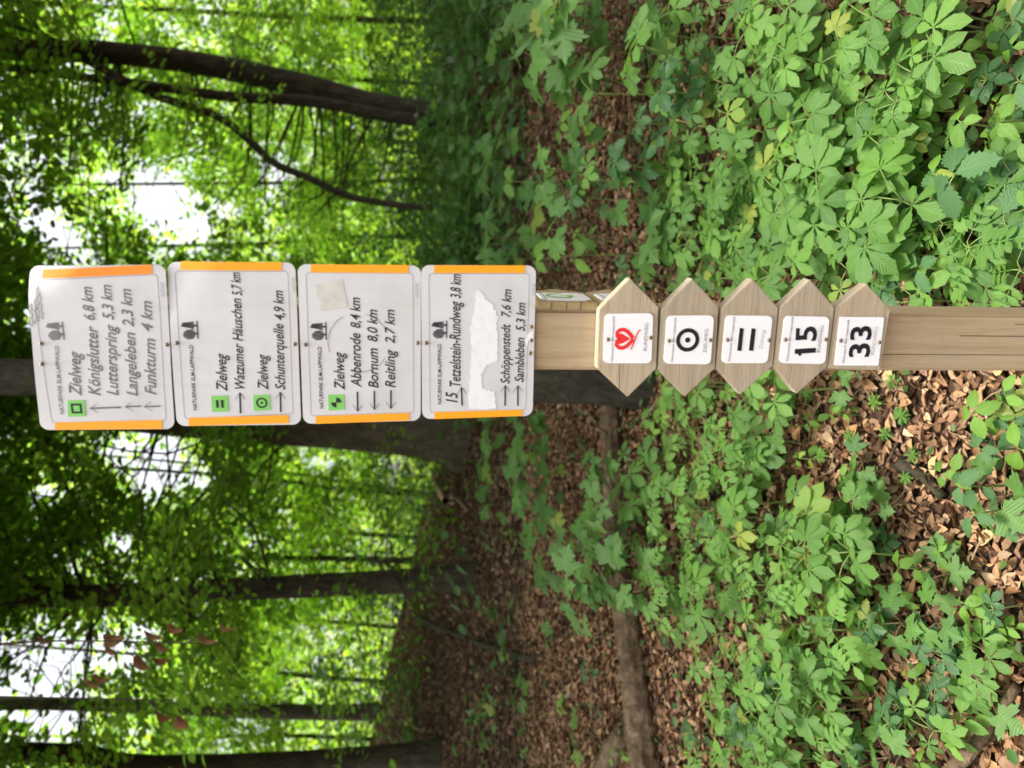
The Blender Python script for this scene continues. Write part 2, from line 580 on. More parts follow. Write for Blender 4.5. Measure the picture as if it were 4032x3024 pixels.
# ------------------------------------------------------------------ leaf clouds
def leaf_cloud(P, D, Nn, L, W, fold=0.14, hexa=True, droop=0.0):
    """one folded blade per point: P base, D direction, Nn normal"""
    D = D / (np.linalg.norm(D, axis=1)[:, None] + 1e-9)
    S = np.cross(D, Nn)
    S /= np.linalg.norm(S, axis=1)[:, None] + 1e-9
    Nn = np.cross(S, D)
    L = L[:, None]
    W = W[:, None]
    n = len(P)
    if hexa:
        up = Nn * L * fold
        pts = [P, P + D * L * .34 + S * W * .46 + up, P + D * L * .70 + S * W * .38 + up * .8 - Nn * L * droop * .5, P + D * L - Nn * L * droop,
               P + D * L * .70 - S * W * .38 + up * .8 - Nn * L * droop * .5, P + D * L * .34 - S * W * .46 + up]
        V = np.stack(pts, 1).reshape(-1, 3)
        b = np.arange(n)[:, None] * 6
        F = np.concatenate([b + np.array([[0, 1, 2, 3]]), b + np.array([[0, 3, 4, 5]])], 0)
        return V, F, 6
    up = Nn * L * fold
    V = np.stack([P, P + D * L * .45 + S * W * .5 + up, P + D * L, P + D * L * .45 - S * W * .5 + up], 1).reshape(-1, 3)
    b = np.arange(n)[:, None] * 4
    F = np.concatenate([b + np.array([[0, 1, 2]]), b + np.array([[0, 2, 3]])], 0)
    return V, F, 4


def unit(v):
    return v / (np.linalg.norm(v, axis=-1, keepdims=True) + 1e-9)


def rand_unit(n, r=rng):
    return unit(r.normal(size=(n, 3)))


# openings in the leaf canopy (photo pixel centre, half sizes) where sky shows between the crowns
GAPS = [(640, 780, 190, 150), (740, 900, 110, 90), (600, 1850, 150, 170), (380, 2560, 280, 120), (120, 2760, 280, 190), (1090, 690, 90, 60), (1250, 1830, 70, 40), (250, 930, 120, 60), (420, 700, 90, 50), (130, 1240, 90, 40), (330, 1010, 60, 40), (160, 1960, 80, 60), (480, 2130, 60, 60), (300, 2220, 60, 40),
        (560, 2480, 80, 40), (120, 880, 70, 40), (900, 820, 80, 50), (780, 1880, 60, 60), (60, 2560, 120, 70), (620, 1010, 60, 40), (480, 1790, 90, 70)]


def in_gap(C, grow=1.0):
    px, py, d = project(C)
    k = np.zeros(len(C), bool)
    for gx, gy, a, b in GAPS:
        k |= (((px - gx) / (a * grow)) ** 2 + ((py - gy) / (b * grow)) ** 2 < 1) & (d > 0)
    return k


def spray_leaves(C, A, nper, R, size, r=rng, flat=0.16, tilt=0.45, keep=0.12):
    """flat fans of leaves round spray centres C pointing along A"""
    k = in_gap(C, .8) & (r.random(len(C)) > keep)
    C, A = C[~k], A[~k]
    n = len(C)
    A = unit(A)
    up = np.tile([0, 0, 1.0], (n, 1)) + r.normal(0, .22, (n, 3))
    S = unit(np.cross(A, up))
    U2 = np.cross(S, A)
    a = r.uniform(-1, 1, (n, nper))
    b = r.normal(0, .42, (n, nper)) * (1.15 - .5 * np.abs(a))
    c = r.normal(0, flat, (n, nper))
    Rr = (R * r.uniform(.6, 1.3, n))[:, None]
    P = C[:, None] + A[:, None] * (a * Rr)[..., None] + S[:, None] * (b * Rr)[..., None] + U2[:, None] * (c * Rr - 0.22 * Rr * a ** 2)[..., None]
    Dv = A[:, None] * r.uniform(.3, 1, (n, nper))[..., None] + S[:, None] * (np.sign(b) * r.uniform(.3, 1.1, (n, nper)))[..., None] - np.array([0, 0, 1.0]) * r.uniform(0, .5, (n, nper))[..., None]
    Nv = U2[:, None] + r.normal(0, tilt, (n, nper, 3))
    P, Dv, Nv = P.reshape(-1, 3), Dv.reshape(-1, 3), Nv.reshape(-1, 3)
    tone = np.repeat(r.uniform(.65, 1.25, n), nper)
    thin = in_gap(P, np.repeat(r.uniform(.45, 1.35, n), nper)) & (r.random(len(P)) > .12)
    P, Dv, Nv, tone = P[~thin], Dv[~thin], Nv[~thin], tone[~thin]
    L = size * r.uniform(.65, 1.25, len(P))
    return P, Dv, Nv, L, tone, C


def crown_part(parent, P, D, Nv, L, tone, mat, hexa=True, name='crown', yellow=0.25, wr=.62, fold=.12):
    V, F, k = leaf_cloud(P, D, unit(Nv), L, L * wr, fold, hexa)
    n = len(P)
    t = tone * rng.uniform(.75, 1.25, n)
    y = rng.uniform(0, 1, n) ** 2 * yellow
    C = np.stack([t * (1 + 1.6 * y), t * (1 + .35 * y), t * (1 - .2 * y)], -1)
    me = mesh_np(name, V - np.asarray(parent.location), F)
    point_colour(me, np.repeat(C, k, 0))
    o = new_obj(name, me, parent, mat)
    return o


def wood_part(parent, name, pts, radii, mat, sides=14, lump=.05, seed=0, flare=None, sub=None):
    V, F, cap = tube_arr(np.asarray(pts) - np.asarray(parent.location), radii, sides, lump=lump, seed=seed, flare=flare)
    me = mesh_np(name, V, F.tolist() + cap[:, :3].tolist(), True)
    return new_obj(name, me, sub or parent, mat)


def make_tree(name, label, path, r0, r1, bark, crowns, crown_mat, flare_h=.5, flare=.5, limbs=(), seed=1, hexa=True, group='trees of the wood', sides=16, nseg=40, yellow=.25, twig_tube=True):
    """path: world points from the foot up; crowns: list of (C, A, nper, R, size)"""
    base = np.asarray(path[0], float)
    base = np.array([base[0], base[1], gz(base[0], base[1])])
    root = empty(name, tuple(base))
    tag(root, label, 'tree', group)
    P = smooth_path([base - [0, 0, .25]] + [base] + list(path[1:]), nseg)
    h = P[:, 2] - base[2]
    tt = np.clip(h / max(h[-1], .1), 0, 1)
    rr = r0 + (r1 - r0) * tt
    fl = flare * np.exp(-np.maximum(h, 0) / flare_h * 1.6)
    wood_part(root, 'trunk', P, rr, bark, sides, .035, seed, fl)
    for lp, a, b in limbs:
        Q = smooth_path(lp, 22)
        wood_part(root, 'limb', Q, np.linspace(a, b, len(Q)), bark, 8, .05, seed + 3)
    r = np.random.default_rng(seed)
    allP = [[], [], [], [], []]
    T = Tubes()
    layers = []
    for C, A, nper, R, size in crowns:                   # the lower boughs carry smaller leaves than the shaded top mass
        lo = C[:, 2] < 7.0
        if size >= .14 and hexa and lo.any():
            layers += [(C[lo], A[lo], int(nper * 1.5), R * .8, .095), (C[~lo], A[~lo], int(nper * 1.2), R * 1.1, .20)]
        else:
            layers.append((C, A, nper, R, size))
    for C, A, nper, R, size in layers:
        if not len(C):
            continue
        o = spray_leaves(C, A, nper, R, size, r)
        for i in range(5):
            allP[i].append(o[i])
        if twig_tube:
            for c in o[5]:
                if r.random() > .38:
                    continue
                # branch from the trunk to the spray
                hz = c[2] - r.uniform(.1, .5) * np.hypot(c[0] - base[0], c[1] - base[1]) * .6
                i = int(np.argmin(np.abs(P[:, 2] - max(hz, base[2] + .6))))
                s = P[i]
                mid = (s + c) / 2 + np.array([0, 0, .12 * np.linalg.norm(c - s)]) + r.normal(0, .1, 3)
                px, py, d = project(mid)
                q = smooth_path([s, s * .65 + c * .35 + r.normal(0, .16, 3) + [0, 0, .1], mid + r.normal(0, .15, 3), c], 10)
                T.add(q - base, np.linspace(min(.016, rr[i] * .3), .003, 10), 4)
    if T.n:
        T.build('branches', M['twig'], root)['kind'] = 'stuff'
    if allP[0]:
        crown_part(root, *[np.concatenate(a) for a in allP], crown_mat, hexa, yellow=yellow)
    return root


def crown_centres(n, centre, rx, ry, z0, z1, r, inner=.25):
    """spray centres through a crown's volume with their outward directions"""
    th = r.uniform(0, 2 * math.pi, n)
    q = np.sqrt(r.uniform(inner ** 2, 1, n))
    z = r.uniform(z0, z1, n)
    C = np.stack([centre[0] + rx * q * np.cos(th), centre[1] + ry * q * np.sin(th), z], -1)
    A = np.stack([np.cos(th), np.sin(th), r.uniform(-.35, .15, n)], -1) + r.normal(0, .25, (n, 3))
    return C, A


# ------------------------------------------------------------------ trees near the signpost
R1 = np.random.default_rng(5)
# thin grey tree right behind the post
b = hit(2545, 1505)
dN = project(b)[2]
p = [b, at(2100, 1503, dN * .995), at(1200, 1496, dN), at(40, 1486, dN * 1.02), at(40, 1486, dN * 1.02) + [.05, .5, 3.5], at(40, 1486, dN * 1.02) + [0, 1.0, 7.0]]
C, A = crown_centres(170, (b[0], b[1] + 2.1), 3.2, 2.6, 4.9, 9.5, R1)
make_tree('grey_tree', 'slender smooth grey tree standing directly behind the wooden signpost', p, .098, .055, M['bark_grey'],
          [(C, A, 75, .75, .17)], M['crown_near'], .25, .35, seed=21, sides=20)
# large beech behind the metal signs
b = hit(1835, 1700)
dA = project(b)[2]
p = [b, at(1500, 1672, dA), at(800, 1625, dA), at(60, 1580, dA), at(60, 1580, dA) + [.15, .2, 4.5], at(60, 1580, dA) + [.2, .4, 9]]
limb = [at(300, 1590, dA), at(180, 1750, dA * .98), at(260, 1920, dA * .95), at(330, 2050, dA * .92)]
limb2 = [at(560, 1610, dA), at(480, 1400, dA), at(430, 1150, dA * .96), at(420, 900, dA * .93)]
C, A = crown_centres(270, (b[0] + .1, b[1] - .5), 4.6, 4.4, 4.6, 12, R1)
C2, A2 = crown_centres(34, (b[0] - 1.2, b[1] - .6), 1.9, 1.8, 3.5, 5.2, R1)
C3, A3 = crown_centres(30, (b[0] + 2.0, b[1] - .4), 1.7, 1.8, 3.4, 5.2, R1)
make_tree('beech_tree', 'thick mossy beech trunk with flared roots behind the metal signs', p, .325, .235, M['bark_beech'],
          [(C, A, 85, .85, .18), (C2, A2, 150, .6, .085), (C3, A3, 130, .6, .085)], M['crown_near'], .7, .55, [(limb, .05, .015), (limb2, .05, .012)], 22, sides=28)
# slim tree in the lower half of the picture
b = hit(1880, 2268)
dB = project(b)[2]
p = [b, at(1600, 2288, dB), at(1100, 2312, dB), at(500, 2340, dB), at(0, 2352, dB), at(0, 2352, dB) + [0, .2, 3], at(0, 2352, dB) + [-.1, .4, 6]]
l1 = [at(640, 2325, dB), at(690, 2180, dB), at(722, 2050, dB * .99), at(800, 1948, dB * .98), at(955, 1866, dB * .97)]
l2 = [at(350, 2338, dB), at(300, 2250, dB), at(270, 2130, dB), at(160, 1960, dB)]
l3 = [at(700, 2330, dB), at(745, 2390, dB * .97), at(730, 2480, dB * .95), at(650, 2560, dB * .93)]
C, A = crown_centres(220, (b[0] - .2, b[1] - .6), 4.2, 4.2, 4.9, 10.5, R1)
C2, A2 = crown_centres(58, (b[0] + .2, b[1] - .3), 1.9, 1.8, 3.1, 5.4, R1)
k = 22
Cl = np.array([at(R1.uniform(1230, 1680), R1.uniform(1900, 3010), R1.uniform(6.2, 8.2)) for _ in range(k)])
Al = unit(np.stack([R1.normal(0, 1, k), R1.normal(-.3, .5, k), R1.normal(-.1, .1, k)], -1))
make_tree('slim_tree', 'slim dark straight trunk with a curved limb in the lower half', p, .115, .085, M['bark_dark'],
          [(C, A, 85, .8, .18), (C2, A2, 150, .55, .08), (Cl, Al, 60, .5, .07)], M['crown_near'], .35, .35, [(l1, .03, .008), (l2, .026, .01), (l3, .022, .006)], 23)
# thin upright tree farther off
b = hit(1500, 2800)
dC = project(b)[2]
p = [b, at(1300, 2805, dC), at(700, 2790, dC), at(60, 2772, dC), at(60, 2772, dC) + [0, .1, 4]]
l1 = [at(700, 2790, dC), at(660, 2740, dC), at(690, 2660, dC), at(720, 2600, dC)]
l2 = [at(860, 2795, dC), at(960, 2860, dC), at(1040, 2930, dC)]
C, A = crown_centres(90, (b[0], b[1] - .2), 2.6, 2.4, 6.0, 11, R1)
make_tree('thin_tree', 'thin dark trunk, second from the lowest edge of the picture', p, .125, .075, M['bark_dark'],
          [(C, A, 80, .7, .14)], M['crown_near'], .3, .3, [(l1, .02, .005), (l2, .02, .005)], 24)
# trunk along the lowest edge
b = hit(1735, 2965)
dD = project(b)[2]
p = [b, at(1400, 2985, dD), at(900, 3010, dD), at(500, 3005, dD), at(180, 2962, dD), at(180, 2962, dD) + [.1, .2, 3.5]]
C, A = crown_centres(80, (b[0] - .6, b[1]), 2.6, 2.6, 5.6, 11, R1)
make_tree('edge_tree', 'gently curved dark trunk running along the lowest edge of the picture', p, .115, .08, M['bark_dark'],
          [(C, A, 70, .7, .14)], M['crown_near'], .35, .4, [], 25)
# leaning twin trunk in the upper half
b = hit(1752, 470)
dE = 10.0
b = np.array([*(at(1752, 470, dE)[:2]), 0]); b[2] = gz(b[0], b[1])
p = [b, at(1480, 415, dE), at(1220, 345, dE), at(814, 255, dE), at(407, 205, dE), at(0, 190, dE), at(0, 190, dE) + [.4, .2, 4]]
l1 = [at(1690, 480, dE * .99), at(1500, 452, dE * .98), at(1220, 398, dE * .98), at(895, 380, dE * .97), at(570, 335, dE * .97), at(300, 300, dE * .97), at(0, 262, dE)]
l2 = [at(330, 230, dE), at(600, 372, dE * .97), at(854, 456, dE * .95), at(1000, 570, dE * .94), at(1082, 645, dE * .93), at(1220, 702, dE * .92), at(1383, 775, dE * .91), at(1600, 812, dE * .9), at(1700, 815, dE * .9)]
C, A = crown_centres(380, (b[0] + .2, b[1] - 2.1), 4.8, 5.2, 6.1, 11.5, R1)
C2, A2 = crown_centres(110, (b[0] - .2, b[1] + 2.2), 3.0, 1.7, 2.4, 6.4, R1)
make_tree('leaning_tree', 'leaning dark twin-stemmed tree with a long drooping limb in the upper half', p, .155, .12, M['bark_dark'],
          [(C, A, 85, .85, .18), (C2, A2, 150, .6, .085)], M['crown_near'], .4, .45, [(l1, .085, .05), (l2, .055, .035)], 26, sides=20)

# unseen trees added just outside the frame to shade the middle ground
for x, y, cx, cy, lab in ((8.2, 6.6, 4.7, 5.2, 'unseen shade tree added beyond the top edge of the picture'), (-8.0, 6.8, -4.6, 5.7, 'unseen shade tree added beyond the lowest edge of the picture')):
    b = np.array([x, y, gz(x, y)])
    C, A = crown_centres(280, (cx, cy), 3.8, 2.8, 4.6, 12, R1)
    make_tree('added_shade_tree', lab, [b, b + [0, 0, 3], b + [.1, .1, 8]], .2, .12, M['bark_dark'], [(C, A, 85, .85, .18)], M['crown_near'], .4, .4, [], 70 + int(x), sides=12)

# ------------------------------------------------------------------ trees of the lighter wood behind
R2 = np.random.default_rng(9)
BACK = [  # px at foot, py at foot, distance, crown half width, crown base, crown top, trunk radius, px,py up the trunk
    (1551, 1955, 17, 2.4, 2.6, 8.5, .055, 946, 1876), (1555, 1945, 19, 2.2, 2.4, 8, .05, 1102, 1858), (1545, 2212, 16, 2.3, 2.8, 8, .07, 1175, 2198),
    (1380, 2694, 18, 2.6, 3.2, 9, .06, 734, 2592), (1560, 2120, 22, 3.0, 2.0, 9, .07, 900, 2090), (1500, 2480, 21, 3.0, 2.2, 8.5, .06, 1000, 2440),
    (1450, 2920, 19, 2.8, 3.2, 8.0, .06, 900, 2900), (1640, 700, 16, 2.6, 2.2, 8.5, .05, 1100, 720), (1640, 930, 18, 2.7, 2.0, 7.5, .06, 1000, 960),
    (1640, 330, 17, 2.8, 1.8, 9.5, .05, 900, 300), (1640, 80, 15, 2.6, 1.6, 9, .06, 700, 40), (1640, 560, 22, 3.2, 1.6, 10, .07, 900, 540),
    (1640, 1120, 20, 2.9, 2.0, 9.5, .07, 900, 1100), (1640, 1400, 18, 2.6, 2.2, 9, .06, 900, 1380), (1630, 1620, 24, 3.2, 2.0, 10, .08, 900, 1600),
    (1640, -150, 19, 3.0, 1.4, 9.5, .07, 900, -190), (1440, 3150, 17, 2.8, 3, 9, .08, 900, 3150),
]
PLACE = ['between the slim trunk and the beech, nearest the beech', 'between the slim trunk and the beech, second from the beech', 'right beside the slim dark trunk towards the beech',
         'beside the thin trunk towards the slim one', 'in the gap midway between beech and slim trunk', 'in the gap midway between slim trunk and thin trunk',
         'between the thin trunk and the lowest edge trunk', 'showing below the long drooping limb', 'just above the metal signs in the picture',
         'above the leaning twin trunk', 'at the upper left corner of the picture', 'seen through the leaning twin stems',
         'directly behind the metal signs, upper side', 'directly behind the middle of the metal signs', 'behind the beech trunk',
         'beyond the top edge of the picture', 'beyond the lowest edge trunk']
for i, (fx, fy, d, w, z0, z1, tr, ux, uy) in enumerate(BACK):
    q = at(fx, fy, d)
    b = np.array([q[0], q[1], gz(q[0], q[1])])
    u = at(ux, uy, d)
    p = [b, (b + u) / 2 + R2.normal(0, .08, 3), u, u + (u - b) * .9 + [0, 0, 1.5]]
    gr = b[2]
    n = 60
    C, A = crown_centres(n, (b[0], b[1]), w, w, gr + z0 * .55, gr + z1, R2, .1)
    make_tree('background_tree', 'light green young tree ' + PLACE[i], p, tr, tr * .5, M['bark_dark'],
              [(C, A, 130, .85, .15)], M['crown_far'], .3, .2, [], 40 + i, False, 'young trees in the lighter wood behind', 8, 14, .5)
# the far wood that closes the view
nf = 1100
th = R2.uniform(rad(-42), rad(42), nf)
dd = R2.uniform(28, 52, nf)
C = np.stack([dd * np.sin(th), dd * np.cos(th), np.zeros(nf)], -1)
C[:, 2] = ground_z(C[:, 0], C[:, 1]) + 11 * R2.random(nf) ** 1.4 + .2
A = rand_unit(nf, R2) * [1, 1, .3]
o = spray_leaves(C, A, 70, 1.5, .30, R2, flat=.5, tilt=.8, keep=.3)
fw = empty('distant_wood', (0, 40, 0))
crown_part(fw, *o[:5], M['crown_far'], False, 'foliage', .6)
tag(fw, 'distant light green wood closing the view behind the trees', 'woodland', kind='stuff')
fw.children[0]['kind'] = 'stuff'

# ------------------------------------------------------------------ dry leaf litter
def scatter_ground(n, d0, d1, r, azm=33):
    th = np.radians(r.uniform(-azm, azm, n))
    d = np.sqrt(r.uniform(d0 ** 2, d1 ** 2, n))
    return d * np.sin(th), d * np.cos(th)


BROWN = np.array([(0.30, 0.165, 0.085), (0.38, 0.23, 0.125), (0.20, 0.105, 0.055), (0.44, 0.29, 0.17), (0.12, 0.062, 0.034), (0.27, 0.14, 0.06), (0.34, 0.21, 0.13), (0.55, 0.39, 0.25), (0.50, 0.31, 0.16)]) * [.86, .80, .75]


def litter_cloud(name, n, d0, d1, size, r, lift=.02, tilt=.45, dark=1.0, parent=None):
    x, y = scatter_ground(n, d0, d1, r)
    z = ground_z(x, y) + r.uniform(0.002, lift, n)
    P = np.stack([x, y, z], -1)
    a = r.uniform(0, 2 * math.pi, n)
    D = np.stack([np.cos(a), np.sin(a), r.normal(0, .25, n)], -1)
    Nv = np.array([0, 0, 1.0]) + r.normal(0, tilt, (n, 3))
    L = size * r.uniform(.55, 1.35, n)
    V, F, k = leaf_cloud(P, D, unit(Nv), L, L * r.uniform(.35, .7, n), .16, True, .12)
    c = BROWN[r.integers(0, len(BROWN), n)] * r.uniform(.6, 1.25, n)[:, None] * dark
    me = mesh_np(name, V, F)
    point_colour(me, np.repeat(c, k, 0))
    return new_obj(name, me, parent, M['litter'])


R3 = np.random.default_rng(3)
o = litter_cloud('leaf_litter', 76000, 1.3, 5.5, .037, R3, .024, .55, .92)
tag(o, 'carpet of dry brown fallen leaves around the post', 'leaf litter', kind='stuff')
o = litter_cloud('far_leaf_litter', 80000, 5.4, 15.5, .052, R3, .03, .6, .6)  # darkened: damp leaves, plus the trees' shade put into their colour
tag(o, 'darker brown leaf carpet farther back, tree shade painted into its colour', 'leaf litter', kind='stuff')

# single large dry leaves on top of the carpet
def dry_leaf_mesh(k):
    r = np.random.default_rng(100 + k)
    n = 5
    V, F = [], []
    L, W = 1.0, r.uniform(.42, .68)
    curl = r.uniform(.1, .5)
    tw = r.uniform(-.4, .4)
    for i in range(n + 1):
        t = i / n
        w = W * .5 * math.sin(math.pi * min(1, t ** .8 * .98 + .02)) ** .8 + .01
        z = .12 * math.sin(t * 3.1) * r.uniform(.5, 1.3) + .05
        for s in (-1, 0, 1):
            V.append((s * w + .06 * math.sin(5 * t + k), t * L - .5, z + abs(s) * w * curl * (1 + tw * s) * 1.6))
    for i in range(n):
        for s in range(2):
            a = i * 3 + s
            F.append((a, a + 1, a + 4, a + 3))
    return mesh_np('fallen_leaf', V, F, True)


def dry_mat(k, c):
    m, nt, out = mat_new('dry_leaf_%d' % k)
    f = noise(nt, coords(nt), 5, 4, .6)
    col = ramp(nt, f, [(0.3, tuple(x * .6 for x in c)), (0.7, c)])
    principled(nt, out, col, .7, .3)
    return m


dry_meshes = []
for k in range(9):
    me = dry_leaf_mesh(k)
    me.materials.append(dry_mat(k, [(0.38, 0.22, 0.11), (0.30, 0.155, 0.075), (0.44, 0.28, 0.16), (0.20, 0.105, 0.055), (0.36, 0.19, 0.08), (0.46, 0.31, 0.18), (0.26, 0.145, 0.08), (0.47, 0.34, 0.15), (0.32, 0.17, 0.09)][k]))
    dry_meshes.append(me)
cnt = 0
while cnt < 260:
    if cnt < 190:
        px, py = R3.uniform(2950, 4060), R3.choice([R3.uniform(1430, 3050), R3.uniform(1430, 3050), R3.uniform(0, 1200)])
    else:
        px, py = R3.uniform(2250, 3000), R3.uniform(1500, 3050)
    q = hit(px, py)
    o = new_obj('fallen_leaf', dry_meshes[int(R3.integers(0, 9))], ground)
    s = R3.uniform(.036, .066)
    o.location = (q[0], q[1], gz(q[0], q[1]) + .014)
    o.rotation_euler = (R3.normal(0, .35), R3.normal(0, .35), R3.uniform(0, 6.28))
    o.scale = (s, s, s)
    cnt += 1
# ------------------------------------------------------------------ leaf blades of the seedlings
def leaflet(V, F, UV, origin, ang, L, W, wide=.6, teeth=.05, fold=.18, droop=.18, n=9, z0=0.0, base_pow=1.15):
    """one blade from origin along angle ang in the XY plane, folded at the midrib"""
    ca, sa = math.cos(ang), math.sin(ang)
    b = len(V)
    for i in range(n + 1):
        t = i / n
        if t < wide:
            w = math.sin(math.pi / 2 * (t / wide)) ** base_pow
        else:
            w = math.cos(math.pi / 2 * ((t - wide) / (1 - wide))) ** .62
        w = max(w, .02 if i in (0, n) else .1) * W * .5
        tt = teeth * W * (1 if i % 2 else -1) if 0 < i < n else 0
        z = z0 - droop * L * t * t
        for s in (-1, 0, 1):
            x = s * (w + tt)
            y = t * L + (0.02 * L if (s and i % 2) else 0)
            V.append((origin[0] + y * ca - x * sa, origin[1] + y * sa + x * ca, origin[2] + z + abs(s) * w * fold))
            UV.append((.5 + .5 * s, t))
    for i in range(n):
        for s in range(2):
            a = b + i * 3 + s
            F.append((a, a + 3, a + 4, a + 1))


def finish_leaf(V, F, UV, mat):
    me = mesh_np('leaf', V, F, True)
    uvl = me.uv_layers.new(name='UVMap')
    li = np.zeros(len(me.loops), np.int32)
    me.loops.foreach_get('vertex_index', li)
    uvl.data.foreach_set('uv', np.asarray(UV, np.float32)[li].ravel())
    me.materials.append(mat)
    return me


def chestnut_leaf(k):
    r = random.Random(k)
    V, F, UV = [], [], []
    n = r.choice([5, 5, 5, 6, 7])
    spread = r.uniform(1.75, 2.3)
    for i in range(n):
        q = (i / (n - 1)) * 2 - 1
        L = 1.0 - .42 * abs(q) ** 1.3 + r.uniform(-.06, .06)
        leaflet(V, F, UV, (0, 0, r.uniform(-.01, .02)), math.pi / 2 + q * spread + r.uniform(-.08, .08), L, L * r.uniform(.45, .53), .66, .035, .10 + r.uniform(-.08, .14), r.uniform(-.08, .42), 9, 0.0, 1.75)
    return finish_leaf(V, F, UV, M['chestnut'])


def ash_leaf(k):
    r = random.Random(k)
    V, F, UV = [], [], []
    pairs = r.choice([3, 3, 4])
    for i in range(pairs):
        y = .28 + i * .62 / pairs
        for s in (-1, 1):
            leaflet(V, F, UV, (0, y, 0), math.pi / 2 - s * r.uniform(.9, 1.2), .36 * (1 - .08 * i), .17, .5, .04, .15, r.uniform(.05, .3), 7)
    leaflet(V, F, UV, (0, .92, 0), math.pi / 2, .36, .18, .5, .04, .15, .2, 7)
    b = len(V)
    for (x, y) in ((-.008, 0), (.008, 0), (.006, .95), (-.006, .95)):
        V.append((x, y, -.004)); UV.append((.5, .5))
    F.append((b, b + 1, b + 2, b + 3))
    return finish_leaf(V, F, UV, M['ash'])


def maple_leaf(k):
    r = random.Random(k)
    half = [(0.0, 0.0), (.14, -.08), (.34, -.16), (.36, -.02), (.50, .02), (.44, .12), (.62, .20), (.66, .30), (.82, .40), (.62, .42), (.62, .53), (.46, .48), (.29, .44), (.30, .58),
            (.43, .67), (.25, .71), (.23, .83), (.12, .85), (0.0, 1.05)]
    half = [(x * r.uniform(.92, 1.08), y + r.uniform(-.02, .02)) if 0 < i < len(half) - 1 else (x, y) for i, (x, y) in enumerate(half)]
    out = half + [(-x * r.uniform(.95, 1.05), y) for x, y in half[-2:0:-1]]
    c = (0.0, .32)
    sag = r.uniform(.05, .22)

    def sheet_z(x, y):
        return .10 * abs(x) - sag * (x * x + (y - .3) ** 2) + .025 * math.sin(9 * x + 5 * y)
    V, UV, F = [(c[0], c[1], sheet_z(*c))], [(.5, .3)], []
    for k in (.5, 1.0):
        for x, y in out:
            q = (c[0] + (x - c[0]) * k, c[1] + (y - c[1]) * k)
            V.append((q[0], q[1], sheet_z(*q))); UV.append((.5 + q[0] * .6, q[1]))
    n = len(out)
    for i in range(n):
        j = (i + 1) % n
        F.append((0, 1 + i, 1 + j))
        F.append((1 + i, 1 + n + i, 1 + n + j, 1 + j))
    return finish_leaf(V, F, UV, M['maple'])


def simple_leaf(k, mat, W=.56, teeth=.05, n=11):
    r = random.Random(k)
    V, F, UV = [], [], []
    leaflet(V, F, UV, (0, 0, 0), math.pi / 2, 1.0, W * r.uniform(.92, 1.08), .42, teeth, r.uniform(.1, .3), r.uniform(.1, .35), n)
    return finish_leaf(V, F, UV, M[mat])


def trifoliate_leaf(k):
    r = random.Random(k)
    V, F, UV = [], [], []
    leaflet(V, F, UV, (0, .12, 0), math.pi / 2, .95, .56, .48, .06, .2, .2, 9)
    for s in (-1, 1):
        leaflet(V, F, UV, (0, 0, 0), math.pi / 2 - s * r.uniform(1.15, 1.45), .8, .48, .48, .06, .2, .22, 9)
    return finish_leaf(V, F, UV, M['bramble'])


def whorl_leaf(k):
    r = random.Random(k)
    V, F, UV = [], [], []
    for i in range(7):
        leaflet(V, F, UV, (0, 0, 0), 2 * math.pi * i / 7 + r.uniform(-.1, .1), r.uniform(.8, 1), .22, .55, .0, .2, r.uniform(-.1, .3), 5)
    return finish_leaf(V, F, UV, M['ash'])


BL = {
    'chestnut': [chestnut_leaf(k) for k in range(16)],
    'ash': [ash_leaf(20 + k) for k in range(5)],
    'maple': [maple_leaf(40 + k) for k in range(5)],
    'ovate': [simple_leaf(60 + k, 'ovate', .60, .02) for k in range(4)],
    'bramble': [trifoliate_leaf(70 + k) for k in range(4)],
    'nettle': [simple_leaf(80 + k, 'nettle', .60, .07, 15) for k in range(4)],
    'whorl': [whorl_leaf(90 + k) for k in range(3)],
}
DESC = {'chestnut': ('chestnut_seedling', 'hand-leaved chestnut seedling', 'seedling', 'chestnut seedlings'),
        'ash': ('ash_seedling', 'feather-leaved ash seedling', 'seedling', 'ash seedlings'),
        'maple': ('maple_seedling', 'maple seedling', 'seedling', 'maple seedlings'),
        'ovate': ('broadleaf_seedling', 'pale green oval-leaved seedling', 'seedling', 'oval-leaved seedlings'),
        'bramble': ('bramble_plant', 'dark ribbed bramble', 'plant', 'bramble plants'),
        'nettle': ('nettle_plant', 'toothed nettle-like plant', 'plant', 'nettle-like plants'),
        'whorl': ('woodruff_plant', 'star-whorled woodruff', 'plant', 'woodruff plants')}
PLANTS = []
RP = np.random.default_rng(77)


def frame_from(dirv, nrm):
    y = unit(np.asarray(dirv, float))
    z = np.asarray(nrm, float)
    z = unit(z - y * (z @ y))
    x = np.cross(y, z)
    return x, y, z


